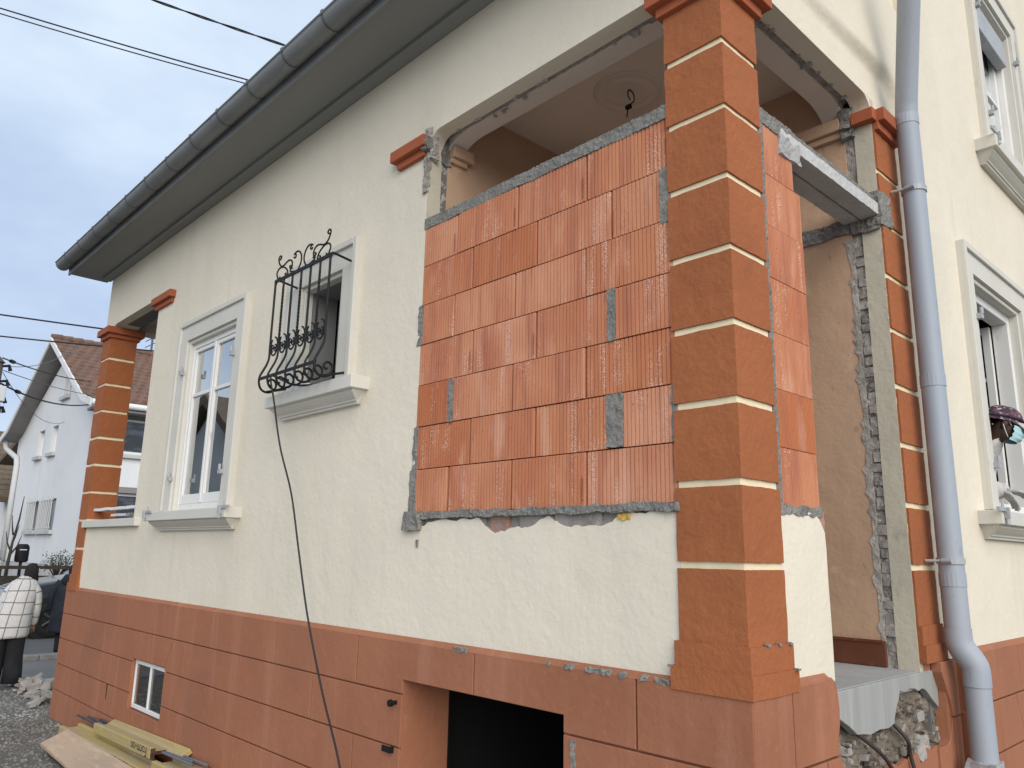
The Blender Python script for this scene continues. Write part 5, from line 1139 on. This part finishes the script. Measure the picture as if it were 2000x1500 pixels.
# ------------------------------------------------------------------ people
def frame(o, right):
    o = Vector(o); u = Vector((right[0], right[1], 0)).normalized(); f = Vector((-u.y, u.x, 0))
    return lambda a, b, c: o + u * a + f * b + Vector((0, 0, c))
def limb(mb, pts, rs, n=12): mb.tube(catmull(pts, 5), [r_ for r_ in interp(rs, 5)], n); return mb
def interp(v, n):
    out = []
    for a, b in zip(v[:-1], v[1:]): out += [a + (b - a) * k / n for k in range(n)]
    return out + [v[-1]]
def blob(mb, c, ax, n=14, m=10, seed=None, amp=0):
    """ellipsoid; ax: three scaled axis vectors"""
    c = Vector(c); A_, B_, C_ = [Vector(a) for a in ax]
    V = [c + C_ * math.cos(math.pi * j / m) + (A_ * math.cos(2 * math.pi * i / n) + B_ * math.sin(2 * math.pi * i / n)) * math.sin(math.pi * j / m) for j in range(m + 1) for i in range(n)]
    if seed is not None: V = [v + nz3(v, 9, seed) * amp for v in V]
    mb.add(V, [(j * n + i, j * n + (i + 1) % n, (j + 1) * n + (i + 1) % n, (j + 1) * n + i) for j in range(m) for i in range(n)]); return mb
def skinned(name, joints, edges, radii, mat, parent, root=0, sub=2):
    me = bpy.data.meshes.new(name); me.from_pydata([tuple(j) for j in joints], edges, []); me.materials.append(MATS[mat])
    o = link(bpy.data.objects.new(name, me), parent)
    sm = o.modifiers.new('skin', 'SKIN'); sm.use_smooth_shade = True
    sv = me.skin_vertices[0].data if me.skin_vertices else None
    if sv is None:
        bm = bmesh.new(); bm.from_mesh(me); bm.verts.layers.skin.verify(); bm.to_mesh(me); bm.free(); sv = me.skin_vertices[0].data
    for i, r_ in enumerate(radii): sv[i].radius = (r_, r_) if not isinstance(r_, tuple) else r_; sv[i].use_root = (i == root)
    ss = o.modifiers.new('sub', 'SUBSURF'); ss.levels = sub; ss.render_levels = sub
    return o
def fingers(mb, wrist, hand_dir, side, curl, up, r_=.0085, ln=.075):
    """palm plus four unequal fingers and a thumb"""
    w = Vector(wrist); d = Vector(hand_dir).normalized(); s = Vector(side).normalized(); u = Vector(up).normalized()
    palm = w + d * .055
    mb.loft([(w, s * .026, u * .019), (w + d * .03, s * .036, u * .018), (w + d * .075, s * .042, u * .015), (w + d * .092, s * .040, u * .011)], 12)
    for i, k in enumerate((.9, 1.0, .95, .78)):
        b = w + d * .085 + s * (.031 - .021 * i); c1 = (d + u * curl * .35).normalized(); c2 = (d + u * curl * 1.0).normalized(); c3 = (d * .6 + u * curl * 1.6).normalized()
        p1 = b + c1 * ln * k * .45; p2 = p1 + c2 * ln * k * .33; p3 = p2 + c3 * ln * k * .27
        mb.tube(catmull([b - d * .015, b, p1, p2, p3], 4), interp([r_ * 1.05, r_ * 1.05, r_, r_ * .92, r_ * .7], 4), 8)
    b = w + d * .022 + s * .030; p1 = b + (d * .7 + s * .8).normalized() * .032; p2 = p1 + (d + s * .25 + u * curl * .4).normalized() * .03
    mb.tube(catmull([b - s * .012, b, p1, p2], 4), interp([r_ * 1.15, r_ * 1.15, r_, r_ * .75], 4), 8)

# person in the checked sweater, seen from behind, bending forward
P1 = thing('person', 'person in a white checked sweater and black trousers seen from behind, head bowed', 'person', (-11.08, .13, ZG), 'people in the yard')
Q = frame((-11.08, -.075, ZG), (.22, .975))
J1 = [Q(.02, 0, .86), Q(.06, .04, 1.08), Q(.10, .09, 1.30), Q(.15, .16, 1.42), Q(.19, .22, 1.50), Q(.25, .09, 1.27), Q(.305, .10, 1.04), Q(.28, .16, .82), Q(-.03, .09, 1.27), Q(-.14, .09, 1.04), Q(-.16, .15, .82), Q(.12, 0, .80), Q(.12, .03, .45), Q(.12, -.02, .08), Q(-.08, 0, .80), Q(-.09, .04, .45), Q(-.10, .0, .08), Q(.12, .12, .04), Q(-.10, .14, .04)]
skinned('body', J1, [(0, 1), (1, 2), (2, 3), (3, 4), (2, 5), (5, 6), (6, 7), (2, 8), (8, 9), (9, 10), (0, 11), (11, 12), (12, 13), (0, 14), (14, 15), (15, 16), (13, 17), (16, 18)], [.11, .10, .10, .05, .085, .04, .035, .028, .04, .035, .028, .07, .05, .04, .07, .05, .04, .035, .035], 'skin', P1)
def plaid(mb, n, nsec_list, du, dv):
    return None
sw = MB(); UVs = []
def loft_uv(mb, secs, n, rep, vs_):
    k0 = len(mb.v); mb.loft(secs, n, cap=True)
    for i in range(len(secs)):
        for k in range(n): UVs.append((abs(k / n - .5) * 2 * rep * .5 + .15, vs_[i]))
u_ = Q(1, 0, 0) - Q(0, 0, 0); f_ = Q(0, 1, 0) - Q(0, 0, 0)
zs = [.66, .70, .82, .96, 1.10, 1.22, 1.31, 1.37, 1.41, 1.44]; rx = [.228, .232, .222, .212, .205, .20, .185, .14, .09, .065]; ry = [.165, .17, .17, .17, .168, .16, .145, .12, .09, .06]
sl = []
for z, a, b in zip(zs, rx, ry):
    t = (z - .66) / .78; dx = mnoise.noise(Vector((z * 5, 1, 0))) * .012
    sl.append((Q(.015 + .12 * t + dx, .02 + .13 * t * t, z - .03 * (t < .1)), u_ * a, f_ * b))
loft_uv(sw, sl, 28, 9, [z / .155 for z in zs])
for pts, rs in (([Q(.20, .10, 1.33), Q(.275, .08, 1.22), Q(.305, .09, 1.06), Q(.305, .10, .96), Q(.29, .15, .84), Q(.28, .17, .79)], [.070, .070, .060, .056, .052, .042]), ([Q(.03, .10, 1.33), Q(-.05, .08, 1.22), Q(-.115, .09, 1.06), Q(-.135, .10, .96), Q(-.15, .15, .84), Q(-.15, .17, .79)], [.070, .070, .060, .056, .052, .042])):
    cp = catmull(pts, 4); rr = interp(rs, 4); k0 = len(sw.v); sw.tube(cp, rr, 14)
    for i in range(len(cp)):
        for k in range(14): UVs.append((abs(k / 14 - .5) * 2 * 1.6 + .3, cp[i].z / .155 + .2))
rough(sw, .010, 5, 4, .003, 18); sw.build('sweater', 'sweater_plaid', P1, True, UVs)
tr_ = MB()
tr_.loft([(Q(.02, .01, .62), u_ * .19, f_ * .13), (Q(.02, .02, .74), u_ * .18, f_ * .125), (Q(.03, .04, .86), u_ * .15, f_ * .10)], 20)
for sx in (.12, -.085): tr_.loft([(Q(sx * .9 + .01, .02, .72), u_ * .095, f_ * .11), (Q(sx, .02, .60), u_ * .112, f_ * .118), (Q(sx + .0, .03, .40), u_ * .108, f_ * .11), (Q(sx + (.01 if sx > 0 else -.02), .01, .20), u_ * .115, f_ * .115), (Q(sx + (.01 if sx > 0 else -.03), .0, .045), u_ * .12, f_ * .12)], 18)
tr_.build('trousers', 'cloth_black', P1, True)
shs = MB()
for sx in (.125, -.11): blob(shs, Q(sx, .08, .035), (u_ * .045, f_ * .13, Vector((0, 0, .04))))
shs.build('shoes', 'shoe_white', P1, True)
hr = MB(); hc = Q(.185, .20, 1.50); blob(hr, hc, (u_ * .086, f_ * .10, Vector((0, 0, .115))), 18, 12, 3, .012); hr.loft([(Q(.18, .14, 1.53), u_ * .080, f_ * .055), (Q(.185, .13, 1.46), u_ * .088, f_ * .05), (Q(.19, .13, 1.40), u_ * .090, f_ * .04), (Q(.195, .14, 1.37), u_ * .086, f_ * .025)], 14); hr.build('hair', 'hair_dark', P1, True)
hd = MB(); fingers(hd, Q(.28, .165, .80), Vector((-.03, 0, -1)) + f_ * .25, u_ * -1, .8, f_ * 1.0); hd.build('hand', 'skin', P1, True)
hd = MB(); fingers(hd, Q(-.15, .165, .80), Vector((.03, 0, -1)) + f_ * .25, u_, .8, f_ * 1.0); hd.build('hand', 'skin', P1, True)

# person in the long dark hooded coat, half hidden by the house corner
P2 = thing('person', 'person in a long dark hooded coat half hidden behind the far house corner', 'person', (-14.2, 1.42, ZG), 'people in the yard')
Q2 = frame((-14.15, 1.45, ZG + .02), (.28, .96))
u2 = Q2(1, 0, 0) - Q2(0, 0, 0); f2 = Q2(0, 1, 0) - Q2(0, 0, 0)
J2 = [Q2(0, 0, .80), Q2(0, .02, 1.02), Q2(0, .04, 1.20), Q2(0, .06, 1.32), Q2(.0, .10, 1.40), Q2(.18, .04, 1.2), Q2(.22, .06, .95), Q2(.2, .12, .75), Q2(-.18, .04, 1.2), Q2(-.22, .06, .95), Q2(-.2, .12, .75), Q2(.09, 0, .74), Q2(.09, .02, .4), Q2(.09, -.02, .06), Q2(-.09, 0, .74), Q2(-.09, .02, .4), Q2(-.09, -.02, .06), Q2(.09, .12, .03), Q2(-.09, .12, .03)]
skinned('body', J2, [(0, 1), (1, 2), (2, 3), (3, 4), (2, 5), (5, 6), (6, 7), (2, 8), (8, 9), (9, 10), (0, 11), (11, 12), (12, 13), (0, 14), (14, 15), (15, 16), (13, 17), (16, 18)], [.13, .12, .12, .05, .09, .05, .04, .03, .05, .04, .03, .08, .055, .045, .08, .055, .045, .04, .04], 'cloth_black', P2)
ct = MB(); ct.loft([(Q2(-.02, 0, .36), u2 * .25, f2 * .20), (Q2(-.02, 0, .40), u2 * .26, f2 * .20), (Q2(-.01, 0, .70), u2 * .245, f2 * .19), (Q2(0, .01, .95), u2 * .24, f2 * .18), (Q2(0, .03, 1.12), u2 * .235, f2 * .165), (Q2(0, .05, 1.22), u2 * .19, f2 * .14), (Q2(0, .06, 1.29), u2 * .10, f2 * .09)], 22)
for sx in (1, -1): ct.tube(catmull([Q2(.15 * sx, .04, 1.2), Q2(.25 * sx, .05, 1.06), Q2(.28 * sx, .07, .9), Q2(.26 * sx, .12, .72)], 5), interp([.085, .085, .075, .06], 5), 12)
ct.build('coat', 'cloth_navy', P2, True)
hh_ = MB(); blob(hh_, Q2(.03, .08, 1.40), (u2 * .115, f2 * .13, Vector((0, 0, .15))), 18, 12, 8, .02); hh_.loft([(Q2(.0, .04, 1.34), u2 * .12, f2 * .10), (Q2(-.02, .0, 1.24), u2 * .16, f2 * .13), (Q2(-.02, -.04, 1.16), u2 * .12, f2 * .09)], 16); hh_.build('hood', 'cloth_black', P2, True)
bo = MB()
for sx in (.09, -.09): bo.loft([(Q2(sx, 0, .36), u2 * .065, f2 * .065), (Q2(sx, 0, .1), u2 * .055, f2 * .06), (Q2(sx, .04, .03), u2 * .055, f2 * .12)], 14)
bo.build('boots', 'cloth_black', P2, True)

# person leaning out of the gable window: cap, headscarf, face mask, hooded top and work gloves
P3 = thing('person', 'masked person in cap, grey hooded top and gloves leaning out of the gable window', 'person', (-.1, 3.2, -.36))
H = Vector((.142, 3.095, .895)); fd = Vector((.83, .44, -.36)).normalized(); rt = fd.cross(Vector((0, 0, 1))).normalized(); hu = rt.cross(fd).normalized()
def HP(a, b, c): return H + rt * a + fd * b + hu * c
J3 = [Vector((-.28, 3.22, .02)), Vector((-.20, 3.19, .28)), Vector((-.08, 3.15, .55)), Vector((.02, 3.10, .72)), Vector((.08, 3.085, .80)), HP(0, -.01, .02), HP(0, .012, -.05), Vector((-.06, 3.02, .62)), Vector((-.02, 3.02, .46)), Vector((.06, 3.10, .462)), Vector((-.10, 3.32, .60)), Vector((-.02, 3.26, .475)), Vector((.085, 3.21, .468)), Vector((-.32, 3.28, -.30)), Vector((-.32, 3.12, -.30))]
skinned('body', J3, [(0, 1), (1, 2), (2, 3), (3, 4), (4, 5), (5, 6), (2, 7), (7, 8), (8, 9), (2, 10), (10, 11), (11, 12), (0, 13), (0, 14)], [.14, .13, .13, .05, .050, .080, .045, .055, .042, .03, .055, .042, .03, .09, .09], 'skin_dark', P3)
# face: nose, brow, ears
fc = MB(); blob(fc, HP(0, .092, -.012), (rt * .014, fd * .020, hu * .026)); blob(fc, HP(0, .078, .018), (rt * .05, fd * .018, hu * .012))
for sx in (-1, 1): blob(fc, HP(.082 * sx, -.012, -.01), (rt * .010, fd * .020, hu * .032))
blob(fc, HP(0, .018, -.028), (rt * .062, fd * .060, hu * .080)); fc.build('face', 'skin_dark', P3, True)
ey = MB()
for sx in (-1, 1): blob(ey, HP(.030 * sx, .088, .002), (rt * .012, fd * .008, hu * .007))
ey.build('eyes', 'plastic_grey', P3, True)
cp = MB(); n, mm_ = 22, 8
V = [HP(0, -.015, .018) + (rt * math.cos(2 * math.pi * i / n) * .100 + fd * math.sin(2 * math.pi * i / n) * .118) * math.sin(math.pi / 2 * (j + .15) / mm_ * 1.06) + hu * .105 * math.cos(math.pi / 2 * (j + .15) / mm_ * 1.06) for j in range(mm_ + 1) for i in range(n)]
cp.add([v + nz3(v, 14, 4) * .010 for v in V], [(j * n + i, j * n + (i + 1) % n, (j + 1) * n + (i + 1) % n, (j + 1) * n + i) for j in range(mm_) for i in range(n)] + [tuple(range(n))]); cap = cp.build('headscarf', 'headscarf', P3, True)
bd = MB(); bd.tube([HP(.0985 * math.cos(a), -.015 + .116 * math.sin(a), .032 + .010 * math.sin(a)) for a in [2 * math.pi * k / 28 for k in range(29)]], .008, 8); bd.build('headband', 'cloth_navy', cap, True)
vz = MB(); vz.grid(lambda a, b: HP((a - .5) * .16 * (1 - .25 * b), .095 + .105 * b - .05 * abs(2 * a - 1) ** 2, .040 - .045 * b - .02 * abs(2 * a - 1) ** 2), 12, 6); vz.v += [tuple(Vector(v) - hu * .006) for v in vz.v]; k = len(vz.v) // 2; vz.f += [tuple(i + k for i in f[::-1]) for f in vz.f]; vz.build('cap_brim', 'cap_white', cap, True)
mk = MB(); mk.grid(lambda a, b: HP(.080 * math.sin((a - .5) * 2.9), .020 + .080 * math.cos((a - .5) * 2.7) + .026 * math.sin(b * math.pi) * math.cos((a - .5) * 2.2) + .004 * math.sin(b * 19), -.005 - .098 * b), 16, 14); mk.build('face_mask', 'mask_blue', P3, True)
for sx in (-1, 1):
    ms = MB(); ms.tube(catmull([HP(.070 * sx, .03, -.012), HP(.086 * sx, .0, .012), HP(.090 * sx, -.022, .01)], 5), .0022, 5); ms.tube(catmull([HP(.068 * sx, .03, -.09), HP(.084 * sx, .0, -.055), HP(.090 * sx, -.022, -.02)], 5), .0022, 5)
    ms.build('mask_strap', 'paper_white', P3, True)
ht = MB(); ht.loft([((-.28, 3.22, .0), (.12, 0, .05), (0, .20, 0)), ((-.20, 3.19, .28), (.12, 0, .05), (0, .20, 0)), ((-.09, 3.16, .52), (.115, 0, .045), (0, .20, 0)), ((-.03, 3.13, .64), (.10, 0, .04), (0, .16, 0)), ((.03, 3.10, .73), (.085, 0, .03), (0, .10, 0)), ((.055, 3.09, .775), (.07, 0, .03), (0, .08, 0))], 20)
blob(ht, (-.02, 3.05, .76), ((.09, 0, 0), (0, .10, 0), (0, 0, .085)), 16, 10, 6, .02)
for pts, rs in (([(-.06, 3.02, .63), (-.04, 2.99, .54), (-.01, 3.02, .46), (.045, 3.07, .470), (.075, 3.105, .472)], [.08, .075, .065, .058, .043]), ([(-.10, 3.30, .61), (-.07, 3.31, .53), (-.02, 3.26, .48), (.04, 3.22, .478), (.085, 3.205, .474)], [.08, .075, .065, .056, .042])):
    s_ = MB(); s_.tube(catmull(pts, 6), interp(rs, 6), 16); rough(s_, .008, 26, len(ht.v)); ht.add(s_.v, s_.f)
rough(ht, .006, 16, 2); ht.build('hooded_top', 'hoodie_grey', P3, True)
g1 = MB(); fingers(g1, (.070, 3.105, .468), (.55, .55, -.62), (.7, -.7, 0), 1.0, (-.2, -.2, -.9), .0098, .085); g1.build('glove', 'glove_grey', P3, True)
g2 = MB(); fingers(g2, (.085, 3.205, .470), (.55, .80, -.12), (.8, -.55, 0), .35, (0, 0, -1), .0098, .085); g2.build('glove', 'glove_grey', P3, True)
